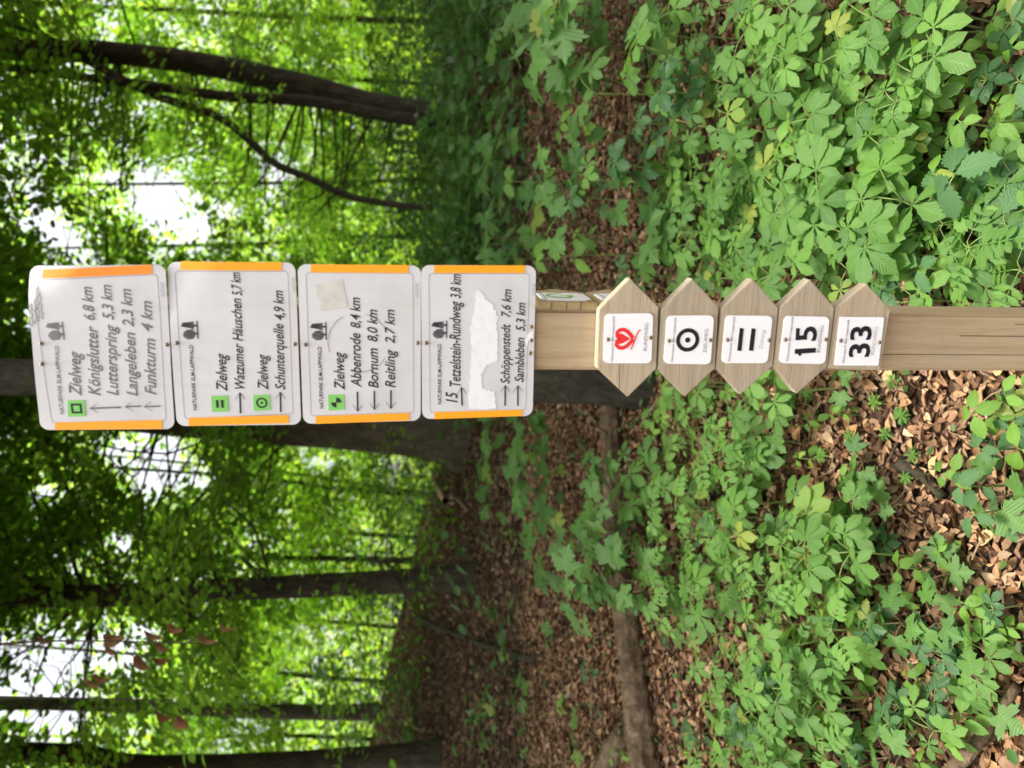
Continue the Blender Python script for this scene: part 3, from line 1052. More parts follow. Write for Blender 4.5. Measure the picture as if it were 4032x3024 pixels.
def make_plant(kind, top, px, py, size, height, nleaf, r=RP, face=.45):
    """top: world point of the leaf whorl; the stem runs down to the ground below it"""
    name, desc, cat, grp = DESC[kind]
    lean = r.normal(0, .10, 2) * height
    bx, by = top[0] - lean[0], top[1] - lean[1] + .05 * height
    bz = gz(bx, by)
    root = empty(name, (bx, by, bz))
    tag(root, None, cat, grp)
    base = np.array([bx, by, bz])
    tp = np.array([top[0], top[1], max(top[2], bz + .03)])
    T = Tubes()
    stem = smooth_path([base - [0, 0, .03], (base + tp) / 2 + np.append(r.normal(0, .03 * height, 2), 0), tp], 7)
    sr = .0022 + .010 * size
    T.add(stem - base, np.linspace(sr * 1.3, sr * .7, 7), 5)
    a0 = r.uniform(0, 6.28)
    tiers = [(1.0, nleaf)]
    if kind in ('ovate', 'nettle', 'whorl') and nleaf > 4:
        k = nleaf // 2
        tiers = [(1.0, nleaf - k), (.62, k)]
    elif kind in ('maple', 'ash', 'bramble') and nleaf > 4:
        k = nleaf // 3
        tiers = [(1.0, nleaf - k), (.7, k)]
    for tf, k in tiers:
        s0 = base + (tp - base) * tf
        for i in range(k):
            a = a0 + 2 * math.pi * i / k + r.normal(0, .22) + (0.8 if tf < 1 else 0)
            out = np.array([math.cos(a), math.sin(a), 0])
            sz = size * r.uniform(.72, 1.18)
            if kind == 'whorl':
                pl = 0.02 * size
            elif kind == 'chestnut':
                pl = size * r.uniform(.55, 1.15)
            elif kind == 'maple':
                pl = size * r.uniform(.5, 1.0)
            elif kind == 'bramble':
                pl = size * r.uniform(.3, .6)
            else:
                pl = size * r.uniform(.08, .22)
            el = r.uniform(.25, .75)
            e = s0 + (out * math.cos(el) + np.array([0, 0, math.sin(el)])) * pl
            if pl > .008:
                q = smooth_path([s0, (s0 + e) / 2 + np.array([0, 0, .1 * pl]), e], 5)
                T.add(q - base, np.linspace(sr * .65, sr * .4, 5), 4)
            # blades spread flat and turn to the open side above the path
            nrm = np.array([0, -face, 1.0]) + out * r.uniform(-.05, .35) + r.normal(0, .17, 3)
            dv = out + np.array([0, 0, -r.uniform(.05, .35)]) + r.normal(0, .1, 3)
            x, y, z = frame_from(dv, nrm)
            lf = new_obj('leaf', BL[kind][int(r.integers(0, len(BL[kind])))], root)
            Mx = Matrix(((x[0], y[0], z[0], e[0] - base[0]), (x[1], y[1], z[1], e[1] - base[1]), (x[2], y[2], z[2], e[2] - base[2]), (0, 0, 0, 1)))
            lf.matrix_basis = Mx @ Matrix.Scale(sz, 4)
    T.build('stem', M['stem_brown'] if kind in ('maple',) else M['stem'], root)
    PLANTS.append((root, kind, px, py))
    return root


def spread_pixels(n, poly, r, tries=12, avoid=()):
    """n well spread photo pixels inside a polygon"""
    P = np.asarray(poly, float)
    lo, hi = P.min(0), P.max(0)
    got = []
    def inside(q):
        c = False
        j = len(P) - 1
        for i in range(len(P)):
            if (P[i, 1] > q[1]) != (P[j, 1] > q[1]) and q[0] < (P[j, 0] - P[i, 0]) * (q[1] - P[i, 1]) / (P[j, 1] - P[i, 1]) + P[i, 0]:
                c = not c
            j = i
        return c
    while len(got) < n:
        best, bd = None, -1
        for _ in range(tries):
            q = lo + r.random(2) * (hi - lo)
            if not inside(q):
                continue
            d = min([np.hypot(*(q - g)) for g in got], default=1e9)
            if d > bd:
                best, bd = q, d
        if best is not None:
            got.append(best)
    return got


def plant_region(n, poly, kinds, size, height, leaves, face=.45, tries=12):
    ks = list(kinds)
    w = np.array([kinds[k] for k in ks], float)
    w /= w.sum()
    for q in spread_pixels(n, poly, RP, tries):
        k = ks[int(RP.choice(len(ks), p=w))]
        h = RP.uniform(*height)
        s = RP.uniform(*size)
        nl = int(RP.integers(leaves[0], leaves[1] + 1))
        if k == 'ash': s *= 1.35
        if k in ('ovate', 'bramble'): s *= .72; nl += 2
        if k == 'nettle': s *= .9; nl += 2
        if k == 'whorl': s *= .5; h *= .6
        P = hit(q[0], q[1], h)
        make_plant(k, P, q[0], q[1], s, h, nl, face=face)


# dense chestnut seedlings on the upper side of the picture
plant_region(108, [(2560, 0), (3720, 0), (3820, 350), (3560, 620), (3560, 1060), (3350, 1120), (2720, 1090), (2560, 900), (2680, 450)], {'chestnut': 9, 'ovate': .6, 'maple': .2}, (.055, .094), (.08, .26), (3, 5))
plant_region(18, [(2560, 560), (3000, 560), (3100, 1120), (2620, 1080)], {'chestnut': 4, 'ovate': 3, 'maple': 1}, (.05, .075), (.10, .2), (4, 6))
plant_region(30, [(3380, 560), (4032, 420), (4032, 1190), (3560, 1190), (3380, 1080)], {'nettle': 3, 'chestnut': 2, 'ovate': 2, 'bramble': 2, 'ash': 1}, (.06, .09), (.10, .26), (4, 6))
plant_region(9, [(3700, 0), (4032, 60), (4032, 420), (3850, 420)], {'ovate': 3, 'bramble': 1, 'nettle': 2}, (.05, .075), (.06, .16), (4, 6))
# mixed seedlings on the lower side
plant_region(98, [(2500, 1620), (2640, 1500), (3100, 1480), (3130, 1650), (3000, 1900), (3020, 2020), (3380, 2020), (3420, 2250), (3300, 2500), (3260, 2800), (2900, 2700), (2700, 2560), (2560, 2450), (2430, 2100)], {'chestnut': 6, 'ash': 3.2, 'ovate': 1.4, 'maple': .3}, (.052, .090), (.08, .26), (3, 5))
plant_region(30, [(2700, 2700), (3000, 2620), (3300, 2700), (3380, 3040), (2700, 3060)], {'ash': 2, 'chestnut': 2.5, 'ovate': 2, 'bramble': .5}, (.055, .085), (.08, .22), (3, 5))
plant_region(29, [(3380, 2080), (3620, 2200), (3760, 2300), (3960, 2560), (3900, 2760), (3760, 3040), (3350, 3040), (3320, 2400)], {'ovate': 3.5, 'maple': 2, 'bramble': 1.2, 'chestnut': 2, 'nettle': .4}, (.05, .078), (.05, .15), (3, 5))
plant_region(18, [(3060, 1480), (3560, 1490), (3640, 1760), (3500, 2050), (3260, 1960), (3140, 1800)], {'whorl': 3, 'maple': 2, 'ovate': 2}, (.045, .065), (.04, .10), (3, 4))
plant_region(9, [(3780, 1560), (4032, 1480), (4032, 2050), (3860, 2060), (3700, 1900)], {'nettle': 3, 'ovate': 2, 'maple': 1, 'bramble': 1}, (.055, .09), (.08, .2), (3, 5))
plant_region(8, [(3640, 2100), (4020, 2450), (4020, 2600), (3850, 2500)], {'ovate': 2, 'bramble': 2, 'maple': 1}, (.045, .06), (.04, .09), (3, 4))
# maple saplings farther up the bank
plant_region(13, [(2030, 1880), (2340, 1840), (2420, 2060), (2480, 2300), (2300, 2420), (2060, 2180)], {'maple': 1}, (.075, .115), (.25, .5), (5, 8), .7)
plant_region(9, [(1860, 640), (2230, 660), (2260, 1060), (2000, 1120), (1880, 900)], {'maple': 4, 'ovate': 1}, (.09, .13), (.3, .6), (5, 8), .8)
plant_region(8, [(2000, 0), (2260, 0), (2240, 260), (2060, 220)], {'maple': 1}, (.10, .14), (.3, .6), (4, 6), .7)
plant_region(36, [(1800, 0), (2560, 0), (2640, 500), (2560, 1120), (2120, 1080), (1880, 1010), (1780, 600)], {'maple': 4, 'ovate': 2, 'bramble': 3, 'chestnut': 2}, (.085, .12), (.15, .42), (4, 7), .5)
plant_region(14, [(1760, 1700), (1980, 1660), (2120, 2420), (2380, 2700), (2420, 3030), (1960, 3030), (1900, 2400)], {'maple': 2, 'ovate': 2, 'bramble': 1}, (.05, .08), (.06, .16), (3, 5), .4)
plant_region(8, [(1830, 1660), (2100, 1640), (2160, 1900), (1900, 2000)], {'maple': 1}, (.08, .12), (.2, .5), (4, 7), .5)
# one tall toothed plant close to the camera beside the foot of the post
make_plant('nettle', at(3760, 690, 1.75), 3760, 690, .115, .62, 7, face=.6)
make_plant('nettle', at(3960, 880, 1.70), 3960, 880, .115, .50, 6, face=.6)
make_plant('chestnut', at(3560, 790, 1.95), 3560, 790, .105, .42, 4, face=.6)

# low green cover between the seedlings (too fine to tell apart)
RC = np.random.default_rng(31)
n = 15000
x, y = scatter_ground(n, 1.7, 7.0, RC, 30)
P = np.stack([x, y, ground_z(x, y) + RC.uniform(.01, .09, n)], -1)
px, py, d = project(P)
dens = np.where(py < 1250, .6, .40)
dens = np.where((px > 3050) & (py > 1400) & (py < 2150), .07, dens)
dens = np.where((px > 3400) & (py > 2100), .16, dens)
dens = np.where((px < 2450) & (py > 1500), .12, dens)
dens = np.where((px < 2500) & (py < 1250), .3, dens)
dens = np.where((px > 3700) & (py < 450), .15, dens)
nz = np.sin(x * 4.1 + 1) * np.sin(y * 3.7) * .5 + .5
kp = RC.random(n) < dens * (.35 + .9 * nz)
P = P[kp]
n = len(P)
a = RC.uniform(0, 6.28, n)
D = np.stack([np.cos(a), np.sin(a), RC.normal(0, .2, n)], -1)
o = empty('undergrowth', (0, 4, 0))
crown_part(o, P, D, np.array([0, -.3, 1.0]) + RC.normal(0, .3, (n, 3)), RC.uniform(.022, .05, n), RC.uniform(.55, 1.2, n), M['cover'], True, 'low_leaves', .3, .6, .1)
tag(o, 'low small-leaved green cover between the seedlings', 'undergrowth', kind='stuff')
o.children[0]['kind'] = 'stuff'
# taller dark undergrowth at the back of the bank
n = 980
th = np.radians(RC.uniform(-31, 31, n))
dd = np.sqrt(RC.uniform(5.5 ** 2, 17 ** 2, n))
wgt = np.where(th > rad(-3), 1.0, np.where(dd > 10.5, .3, .08))
kp = RC.random(n) < wgt
th, dd = th[kp], dd[kp]
n = len(th)
C = np.stack([dd * np.sin(th), dd * np.cos(th), np.zeros(n)], -1)
C[:, 2] = ground_z(C[:, 0], C[:, 1]) + .05 + RC.uniform(0, .35, n) + np.where(dd > 11, RC.random(n) ** 3 * 1.3, 0)
sp = spray_leaves(C, rand_unit(n, RC) * [1, 1, .2], 38, .42, .105, RC, .3, .5)
o = empty('bank_undergrowth', (0, 9, 0))
crown_part(o, *sp[:5], M['cover'], True, 'low_leaves', .15)
tag(o, 'dark leafy undergrowth covering the bank under the trees', 'undergrowth', kind='stuff')
o.children[0]['kind'] = 'stuff'

# every seedling gets a label that says where it stands
ORD = ['first', 'second', 'third', 'fourth', 'fifth', 'sixth', 'seventh', 'eighth', 'ninth', 'tenth', 'eleventh', 'twelfth', 'thirteenth', 'fourteenth', 'fifteenth', 'sixteenth',
       'seventeenth', 'eighteenth', 'nineteenth', 'twentieth', 'twenty-first', 'twenty-second', 'twenty-third', 'twenty-fourth', 'twenty-fifth', 'twenty-sixth', 'twenty-seventh', 'twenty-eighth']
BANDS = [(0, 2120, 'beside the lowest metal sign'), (2120, 2350, 'beside the wood under the metal signs'), (2350, 2595, 'beside the red emblem plaque'), (2595, 2830, 'beside the ring plaque'),
         (2830, 3055, 'beside the two-bar plaque'), (3055, 3270, 'beside the fifteen plaque'), (3270, 3500, 'beside the thirty-three plaque'), (3500, 3760, 'beside the bare post end'), (3760, 9999, 'by the right picture edge')]
zones = {}
for root, kind, px, py in PLANTS:
    band = next(t for a, c, t in BANDS if a <= px < c)
    side = 'above' if py < 1340 else 'below'
    zones.setdefault((kind, side, band), []).append((abs(py - 1340), root))
for (kind, side, band), L in zones.items():
    L.sort(key=lambda t: t[0])
    for i, (_, root) in enumerate(L):
        root['label'] = '%s %s post, %s%s' % (DESC[kind][1], side, band, '' if len(L) == 1 else ', ' + ORD[min(i, 27)] + ' outward')

# ------------------------------------------------------------------ dead wood on the floor
def floor_path(pix, lift):
    out = []
    for (px, py) in pix:
        q = hit(px, py)
        out.append([q[0], q[1], gz(q[0], q[1]) + lift])
    return out


def log_thing(name, label, pix, r0, r1, mat, lift, seed, cat='log', n=26, sides=14, lump=.12, snags=()):
    pts = smooth_path(floor_path(pix, lift), n)
    base = pts[len(pts) // 2].copy()
    root = empty(name, tuple(base))
    tag(root, label, cat)
    V, F, cap = tube_arr(pts - base, np.linspace(r0, r1, n), sides, lump=lump, seed=seed)
    rs = np.random.default_rng(seed)
    ridge = np.tile(rs.normal(0, .10, sides), n)
    c3 = np.repeat(pts - base, sides, 0)
    V[:n * sides] = c3 + (V[:n * sides] - c3) * (1 + ridge + rs.normal(0, .05, n * sides))[:, None]
    new_obj('stem', mesh_np('stem', V, F.tolist() + cap[:, :3].tolist(), True), root, mat)
    for (i, dv, L, r) in snags:
        q = pts[i] - base
        wood = smooth_path([q, q + np.array(dv) * L * .5 + rs.normal(0, .02, 3), q + np.array(dv) * L], 8)
        T = Tubes()
        T.add(wood, np.linspace(r, r * .3, 8), 6)
        T.build('snag', mat, root)
    return root


log_thing('fallen_log', 'rotten brown log lying across the leaf litter in the lower half', [(2440, 1560), (2445, 1800), (2470, 2150), (2520, 2500), (2560, 2800), (2590, 3090)], .05, .078, M['log'], .045, 5, 'log', 70, 30, .14,
          [(9, (.2, -.3, .5), .16, .012)])
log_thing('broken_branch', 'short thick dead branch beside the lowest edge, near the log', [(2480, 2880), (2420, 3010), (2380, 3100)], .045, .05, M['log'], .03, 6, 'branch', 12, 10)
log_thing('dead_branch', 'long thin dark branch lying down the bank below the signs', [(1640, 2430), (1760, 2480), (1900, 2530), (1990, 2560), (2080, 2585), (2130, 2590)], .022, .028, M['bark_dark'], .03, 7, 'branch', 26, 7)
log_thing('curved_root', 'pale curved root stick leaning off the beech foot', [(1612, 1832), (1680, 1880), (1720, 1900), (1800, 1950), (1860, 2010)], .03, .02, M['stick'], .05, 8, 'stick', 20, 7)
log_thing('pale_stick', 'short pale stick on the leaves below the long dark branch', [(2180, 2810), (2240, 2750), (2275, 2720)], .013, .016, M['stick'], .02, 9, 'stick', 10, 6)
log_thing('split_stick', 'split pale stick beside the log under the maple leaves', [(2410, 2310), (2430, 2270), (2450, 2225)], .02, .012, M['stick'], .05, 10, 'stick', 10, 6)
log_thing('fallen_twig', 'thin twig on the leaves beside plaque 33, lower side', [(3300, 2000), (3420, 1930), (3520, 1800), (3590, 1640)], .006, .004, M['twig'], .02, 11, 'twig', 20, 5)
log_thing('corner_branch', 'dead branch at the lower right corner of the picture', [(3740, 3060), (3850, 2960), (3960, 2820), (4040, 2700)], .02, .013, M['log'], .03, 12, 'branch', 16, 8)
log_thing('dark_branch', 'dark rotten branch piece on the leaves near the right edge', [(3560, 1830), (3650, 1870), (3740, 1960)], .022, .015, M['bark_dark'], .015, 13, 'branch', 12, 8)
log_thing('thin_root', 'thin reddish root arching over the litter above the red emblem plaque', [(2400, 1010), (2470, 1030), (2560, 1020), (2640, 980), (2700, 930)], .005, .003, M['stem_brown'], .04, 14, 'root', 16, 5)
# broken twigs too many and too fine to tell apart
RT = np.random.default_rng(91)
T = Tubes()
for _ in range(420):
    x, y = (float(q[0]) for q in scatter_ground(1, 1.5, 6.0, RT, 31))
    a, L = RT.uniform(0, 6.28), RT.uniform(.05, .26)
    pts = []
    for t in (-.5, -.1, .25, .5):
        qx, qy = x + math.cos(a) * L * t + RT.normal(0, .012), y + math.sin(a) * L * t + RT.normal(0, .012)
        pts.append([qx, qy, gz(qx, qy) + .02 + RT.uniform(0, .015)])
    T.add(smooth_path(pts, 6), np.linspace(.0032, .0016, 6) * RT.uniform(.6, 1.5), 4)
tag(T.build('twig_litter', M['stick']), 'fine broken twigs scattered over the dry leaves', 'twigs', kind='stuff')
# brush heap of dead sticks at the back of the lower half
for i, pix in enumerate([[(1610, 2640), (1625, 2780), (1640, 2900)], [(1650, 2560), (1630, 2700), (1600, 2790)], [(1600, 2780), (1640, 2850), (1690, 2880)]]):
    log_thing('brushwood_stick', ['long level', 'crossing', 'short'][i] + ' dead stick in the brush heap before the thin trunk', pix, .014, .008, M['stick'], .03 + .02 * i, 30 + i, 'stick', 12, 6)
# broken stump stub on the upper side
b = hit(2180, 800)
st = empty('broken_stump', tuple(b))
tag(st, 'small dark broken stump stub among the maple leaves, upper half', 'stump')
T = Tubes()
T.add(smooth_path([(0, 0, -.1), (.01, 0, .12), (.0, .01, .26)], 8), np.linspace(.055, .04, 8), 10, lump=.15, seed=4)
T.build('stub', M['bark_dark'], st)

# hanging twigs of dead brown leaves
RD = np.random.default_rng(55)
dm = plain('dead_leaf_brown', (0.24, 0.125, 0.055), .8, .2, .15)
hang_mesh = []
for k in range(4):
    me = dry_leaf_mesh(50 + k)
    me.name = 'dead_leaf'
    me.materials.append(dm)
    hang_mesh.append(me)
for gi, (lab, spots, start) in enumerate([
        ('twig of dead brown leaves hanging between slim and thin trunks', [(180, 2512), (450, 2505), (440, 2555), (610, 2490), (690, 2470), (820, 2510), (640, 2540), (560, 2610), (640, 2590), (900, 2460)], (-250, 2560)),
        ('twig of dead brown leaves hanging before the thin trunk', [(650, 2805), (720, 2840), (400, 2665), (370, 2680)], (-250, 2740))]):
    d0 = 3.3
    s = at(start[0], start[1], d0)
    root = empty('dead_leaf_twig', tuple(s))
    tag(root, lab, 'twig')
    T = Tubes()
    main = smooth_path([s, at(200, np.mean([q[1] for q in spots]), d0), at(max(q[0] for q in spots) - 40, np.mean([q[1] for q in spots]) + 10, d0)], 12)
    T.add(main - s, np.linspace(.006, .002, 12), 5)
    for (px, py) in spots:
        e = at(px, py, d0 + RD.uniform(-.1, .1))
        j = int(np.argmin(np.linalg.norm(main - e, axis=1)))
        j = max(0, j - 1)
        T.add(smooth_path([main[j], (main[j] + e) / 2 + [0, 0, .02], e], 5) - s, np.linspace(.0025, .0012, 5), 4)
        lf = new_obj('dead_leaf', hang_mesh[int(RD.integers(0, 4))], root)
        sz = RD.uniform(.065, .09)
        lf.location = tuple(e - s)
        lf.rotation_euler = (RD.uniform(-1.3, -.7), RD.uniform(-.5, .5), RD.uniform(-.6, .6) + 1.2)
        lf.scale = (sz, sz, sz)
    T.build('twig', M['twig'], root)

# ------------------------------------------------------------------ the signpost
TH = rad(14.0)
PX = np.array([math.cos(TH), -math.sin(TH), 0.0])      # along the sign faces, towards the lettering's end
PN = np.array([-math.sin(TH), -math.cos(TH), 0.0])     # out of the sign faces
PF = EYE + ray(2110, 1340) * 1.269                     # a point on the front face of the post
AX = PF - PN * .05


def face(px, py, off):
    """coordinates (along, height) on the plane lying off metres before the post's face"""
    r = ray(px, py)
    q = PF + PN * off
    t = ((q - EYE) @ PN) / (r @ PN)
    P = EYE + r * t
    return float((P - PF) @ PX), float(P[2])


def box_mesh(name, x0, x1, y0, y1, z0, z1, bev=.004):
    bm = bmesh.new()
    bmesh.ops.create_cube(bm, size=1)
    for v in bm.verts:
        v.co = Vector((x0 + (v.co.x + .5) * (x1 - x0), y0 + (v.co.y + .5) * (y1 - y0), z0 + (v.co.z + .5) * (z1 - z0)))
    if bev:
        bmesh.ops.bevel(bm, geom=list(bm.edges), offset=bev, segments=2, affect='EDGES')
    me = bpy.data.meshes.new(name)
    bm.to_mesh(me)
    bm.free()
    return me


gb = gz(AX[0], AX[1])
post = empty('signpost', (AX[0], AX[1], gb), -TH)
tag(post, 'square weathered wooden post carrying all the signs and plaques', 'post')
top = 2.126 - gb
new_obj('timber', box_mesh('timber', -.0495, .0495, -.05, .05, -.3, top, .005), post, M['post'])
for (x, z0, z1, w) in ((.012, .30, .62, .0011), (-.021, .36, .80, .0009), (.033, 0.2, .52, .0009)):
    new_obj('drying_crack', box_mesh('drying_crack', x, x + w, -.0504, -.0490, z0, z1, 0), post, M['crack'])


def local_z(z):
    return z


class Sheet:
    """builds flat things on one sign: coordinates (s, z) on the face, y = -depth towards the viewer"""
    def __init__(self, name, label, cat, off, origin, warp=None, group=None):
        self.off = off
        self.o = origin                                    # (s, z) of the empty
        w = PF + PX * origin[0] + PN * off
        self.root = empty(name, (w[0], w[1], origin[1]), -TH)
        tag(self.root, label, cat, group)
        self.warp = warp

    def px(self, p):
        return face(p[0], p[1], self.off)

    def put(self, name, V, F, mat, parent=None, smooth=False):
        V = np.array(V, float)
        V[:, 0] -= self.o[0]
        V[:, 2] -= self.o[1]
        if self.warp is not None:
            V[:, 1] += self.warp(V[:, 0], V[:, 2])
        return new_obj(name, mesh_np(name, V, F, smooth), parent or self.root, mat)

    def poly(self, name, pts, mat, d, thick=.0003, parent=None):
        """thin printed/stuck sheet: pts = (s,z) outline; d = height above the face"""
        n = len(pts)
        V = [(s, -d - thick, z) for s, z in pts] + [(s, -d, z) for s, z in pts]
        F = [tuple(range(n))] + [(i, i + n, (i + 1) % n + n, (i + 1) % n) for i in range(n)]
        me_o = self.put(name, V, F, mat, parent)
        bm = bmesh.new(); bm.from_mesh(me_o.data)
        bmesh.ops.triangulate(bm, faces=[f for f in bm.faces if len(f.verts) > 4])
        bmesh.ops.recalc_face_normals(bm, faces=bm.faces)
        bm.to_mesh(me_o.data); bm.free()
        return me_o

    def ragged(self, name, pix, mat, d, amp=.0022, seed=1):
        P = [np.array(self.px(p)) for p in pix]
        rr = np.random.default_rng(seed)
        out = []
        for i in range(len(P)):
            a, b = P[i], P[(i + 1) % len(P)]
            k = max(2, int(np.linalg.norm(b - a) / .0025))
            for j in range(k):
                out.append(tuple(a + (b - a) * j / k + rr.normal(0, amp * .5, 2)))
        return self.poly(name, out, mat, d, .0001)

    def polypx(self, name, pix, mat, d, thick=.0003, parent=None):
        return self.poly(name, [self.px(p) for p in pix], mat, d, thick, parent)

    def stroke(self, name, pts, w, mat, d, closed=False, parent=None):
        """line of width w along (s,z) points"""
        P = np.array(pts, float)
        n = len(P)
        if closed:
            T = np.roll(P, -1, 0) - np.roll(P, 1, 0)
        else:
            T = np.gradient(P, axis=0)
        T /= np.linalg.norm(T, axis=1)[:, None] + 1e-9
        Nn = np.stack([-T[:, 1], T[:, 0]], -1) * w / 2
        A, B = P + Nn, P - Nn
        V = [(a[0], -d, a[1]) for a in A] + [(b_[0], -d, b_[1]) for b_ in B]
        F = [(i, (i + 1) % n, (i + 1) % n + n, i + n) for i in range(n if closed else n - 1)]
        return self.put(name, V, F, mat, parent)

    def text(self, body, p0, p1, cap, mat, d=.0007, shear=.0, bold=0.0, name='lettering', parent=None):
        """a line of writing from pixel p0 to pixel p1 along its foot, capitals cap pixels high"""
        a = np.array(self.px(p0))
        b = np.array(self.px(p1))
        c = np.array(self.px((p0[0] - cap, p0[1])))
        hgt = np.linalg.norm(c - a)
        cu = bpy.data.curves.new('t', 'FONT')
        cu.body = body
        cu.shear = shear
        cu.offset = bold
        cu.resolution_u = 3
        ob = bpy.data.objects.new('t', cu)
        me = bpy.data.meshes.new_from_object(ob)
        V = np.zeros(len(me.vertices) * 3)
        me.vertices.foreach_get('co', V)
        V = V.reshape(-1, 3)
        F = [tuple(p.vertices) for p in me.polygons]
        bpy.data.meshes.remove(me)
        bpy.data.objects.remove(ob)
        bpy.data.curves.remove(cu)
        x0, x1 = V[:, 0].min(), V[:, 0].max()
        e = b - a
        L = np.linalg.norm(e)
        e /= L
        u = np.array([-e[1], e[0]])
        s = (V[:, 0] - x0) / (x1 - x0) * L
        t = V[:, 1] / .69 * hgt
        Q = a[None] + s[:, None] * e + t[:, None] * u
        return self.put(name, np.stack([Q[:, 0], np.full(len(Q), -d), Q[:, 1]], -1), F, mat, parent)

    def arrow(self, tail, tip, mat, w=.0025, head=.0115, d=.0007):
        a, b = np.array(self.px(tail)), np.array(self.px(tip))
        e = (b - a) / np.linalg.norm(b - a)
        u = np.array([-e[1], e[0]])
        h = head
        pts = [a + u * w / 2, a - u * w / 2, b - e * w - u * w / 2]
        out = [a - u * w / 2, b - e * w * 1.2 - u * w / 2, b - e * h - u * h * .62, b - e * (h + w * .4) - u * (h * .62 + w * .5) * 1.0, b,
               b - e * (h + w * .4) + u * (h * .62 + w * .5), b - e * h + u * h * .62, b - e * w * 1.2 + u * w / 2, a + u * w / 2]
        return self.poly('arrow', [tuple(q) for q in out], mat, d - .0002, .0002)

    def screw(self, p, r=.0032, d=.0008):
        s, z = self.px(p)
        T = Tubes()
        V, F = [], []
        n = 12
        prof = [(1.0, 0.0), (.95, .0012), (.6, .0022), (.0001, .0026)]
        for rr, h in prof:
            for i in range(n):
                a = 2 * math.pi * i / n
                V.append((s + r * rr * math.cos(a), -d - h, z + r * rr * math.sin(a)))
        for k in range(len(prof) - 1):
            for i in range(n):
                F.append((k * n + i, k * n + (i + 1) % n, (k + 1) * n + (i + 1) % n, (k + 1) * n + i))
        sc = self.put('screw', V, F, M['screw'], None, True)
        self.stroke('screw_slot', [(s - r * .45, z - r * .3), (s + r * .45, z + r * .3)], r * .28, M['crack'], d + .0029, parent=sc)
        return sc


def rounded_rows(W, H, r):
    zs = [-H / 2 + r * (1 - math.cos(t)) for t in np.linspace(0, math.pi / 2, 6)] + list(np.linspace(-H / 2 + r, H / 2 - r, 10))[1:-1] + [H / 2 - r * (1 - math.cos(t)) for t in np.linspace(math.pi / 2, 0, 6)]
    ws = []
    for z in zs:
        dz = max(0, abs(z) - (H / 2 - r))
        ws.append(W / 2 - r + math.sqrt(max(0, r * r - dz * dz)))
    return zs, ws


def panel(sh, name, corners, r, thick, mat, nx=26):
    """rounded sheet whose corners (s,z) are RT, RB, LB, LT"""
    RTc, RB, LB, LT = [np.array(c) for c in corners]
    W = .5 * (np.linalg.norm(RTc - LT) + np.linalg.norm(RB - LB))
    H = .5 * (np.linalg.norm(RTc - RB) + np.linalg.norm(LT - LB))
    zs, ws = rounded_rows(W, H, r)
    V, F = [], []
    for side in (0, 1):
        for z, w in zip(zs, ws):
            for i in range(nx + 1):
                x = (i / nx * 2 - 1) * w
                u, v = x / W + .5, z / H + .5
                P = LB * (1 - u) * (1 - v) + RB * u * (1 - v) + LT * (1 - u) * v + RTc * u * v
                V.append((P[0], (-0.0 if side == 0 else thick), P[1]))
    n1 = len(zs) * (nx + 1)
    def id(s, k, i): return s * n1 + k * (nx + 1) + i
    for k in range(len(zs) - 1):
        for i in range(nx):
            F.append((id(0, k, i), id(0, k, i + 1), id(0, k + 1, i + 1), id(0, k + 1, i)))
            F.append((id(1, k, i), id(1, k + 1, i), id(1, k + 1, i + 1), id(1, k, i + 1)))
        F.append((id(0, k, 0), id(0, k + 1, 0), id(1, k + 1, 0), id(1, k, 0)))
        F.append((id(0, k, nx), id(1, k, nx), id(1, k + 1, nx), id(0, k + 1, nx)))
    K = len(zs) - 1
    for i in range(nx):
        F.append((id(0, 0, i), id(1, 0, i), id(1, 0, i + 1), id(0, 0, i + 1)))
        F.append((id(0, K, i), id(0, K, i + 1), id(1, K, i + 1), id(1, K, i)))
    o = sh.put(name, V, F, mat, None, True)
    o.data.set_sharp_from_angle(angle=rad(35))
    return o


def grid_quad(sh, name, q, mat, d, nx=1, nz=10, parent=None):
    """quad of four pixels with cross rows so that it follows a bent sheet"""
    P = [np.array(sh.px(p)) for p in q]
    V, F = [], []
    for k in range(nz + 1):
        t = k / nz
        a, b = P[0] * (1 - t) + P[1] * t, P[3] * (1 - t) + P[2] * t
        for i in range(nx + 1):
            c = a * (1 - i / nx) + b * (i / nx)
            V.append((c[0], -d, c[1]))
    for k in range(nz):
        for i in range(nx):
            j = k * (nx + 1) + i
            F.append((j, j + 1, j + nx + 2, j + nx + 1))
    return sh.put(name, V, F, mat, parent)


def emblem(sh, c, k, mat):
    """park emblem: a round tree and a pointed tree with ribbed crowns on a double ground line"""
    s0, z0 = sh.px(c)
    em = None
    R = .0145 * k
    # round crown made of slanting ribs
    for i in range(-3, 4):
        x = i / 3.6
        h = math.sqrt(max(0, 1 - x * x))
        pts = [(s0 - R * .55 + R * .62 * x - R * .10, z0 - R * .1 + R * .9 * h), (s0 - R * .55 + R * .62 * x, z0 - R * .1 - R * .62 * h * .9)]
        o = sh.stroke('emblem', pts, R * .13, mat, .0008, parent=em)
        em = em or o
    for i in range(5):
        x = i / 4
        pts = [(s0 + R * (.15 + .75 * x), z0 - R * .55), (s0 + R * (.42 + .35 * x), z0 + R * (.95 - .2 * x))]
        sh.stroke('emblem_rib', pts, R * .13, mat, .0008, parent=em)
    sh.stroke('emblem_ground', [(s0 - R * 1.15, z0 - R * .95), (s0 + R * 1.1, z0 - R * .95)], R * .14, mat, .0008, parent=em)
    for x in (-.5, .5):
        sh.stroke('emblem_trunk', [(s0 + R * x, z0 - R * .92), (s0 + R * x, z0 - R * .5)], R * .2, mat, .0009, parent=em)


def zpx(off, k):
    return lambda x, y: (off[0] + x * k, off[1] + y * k)


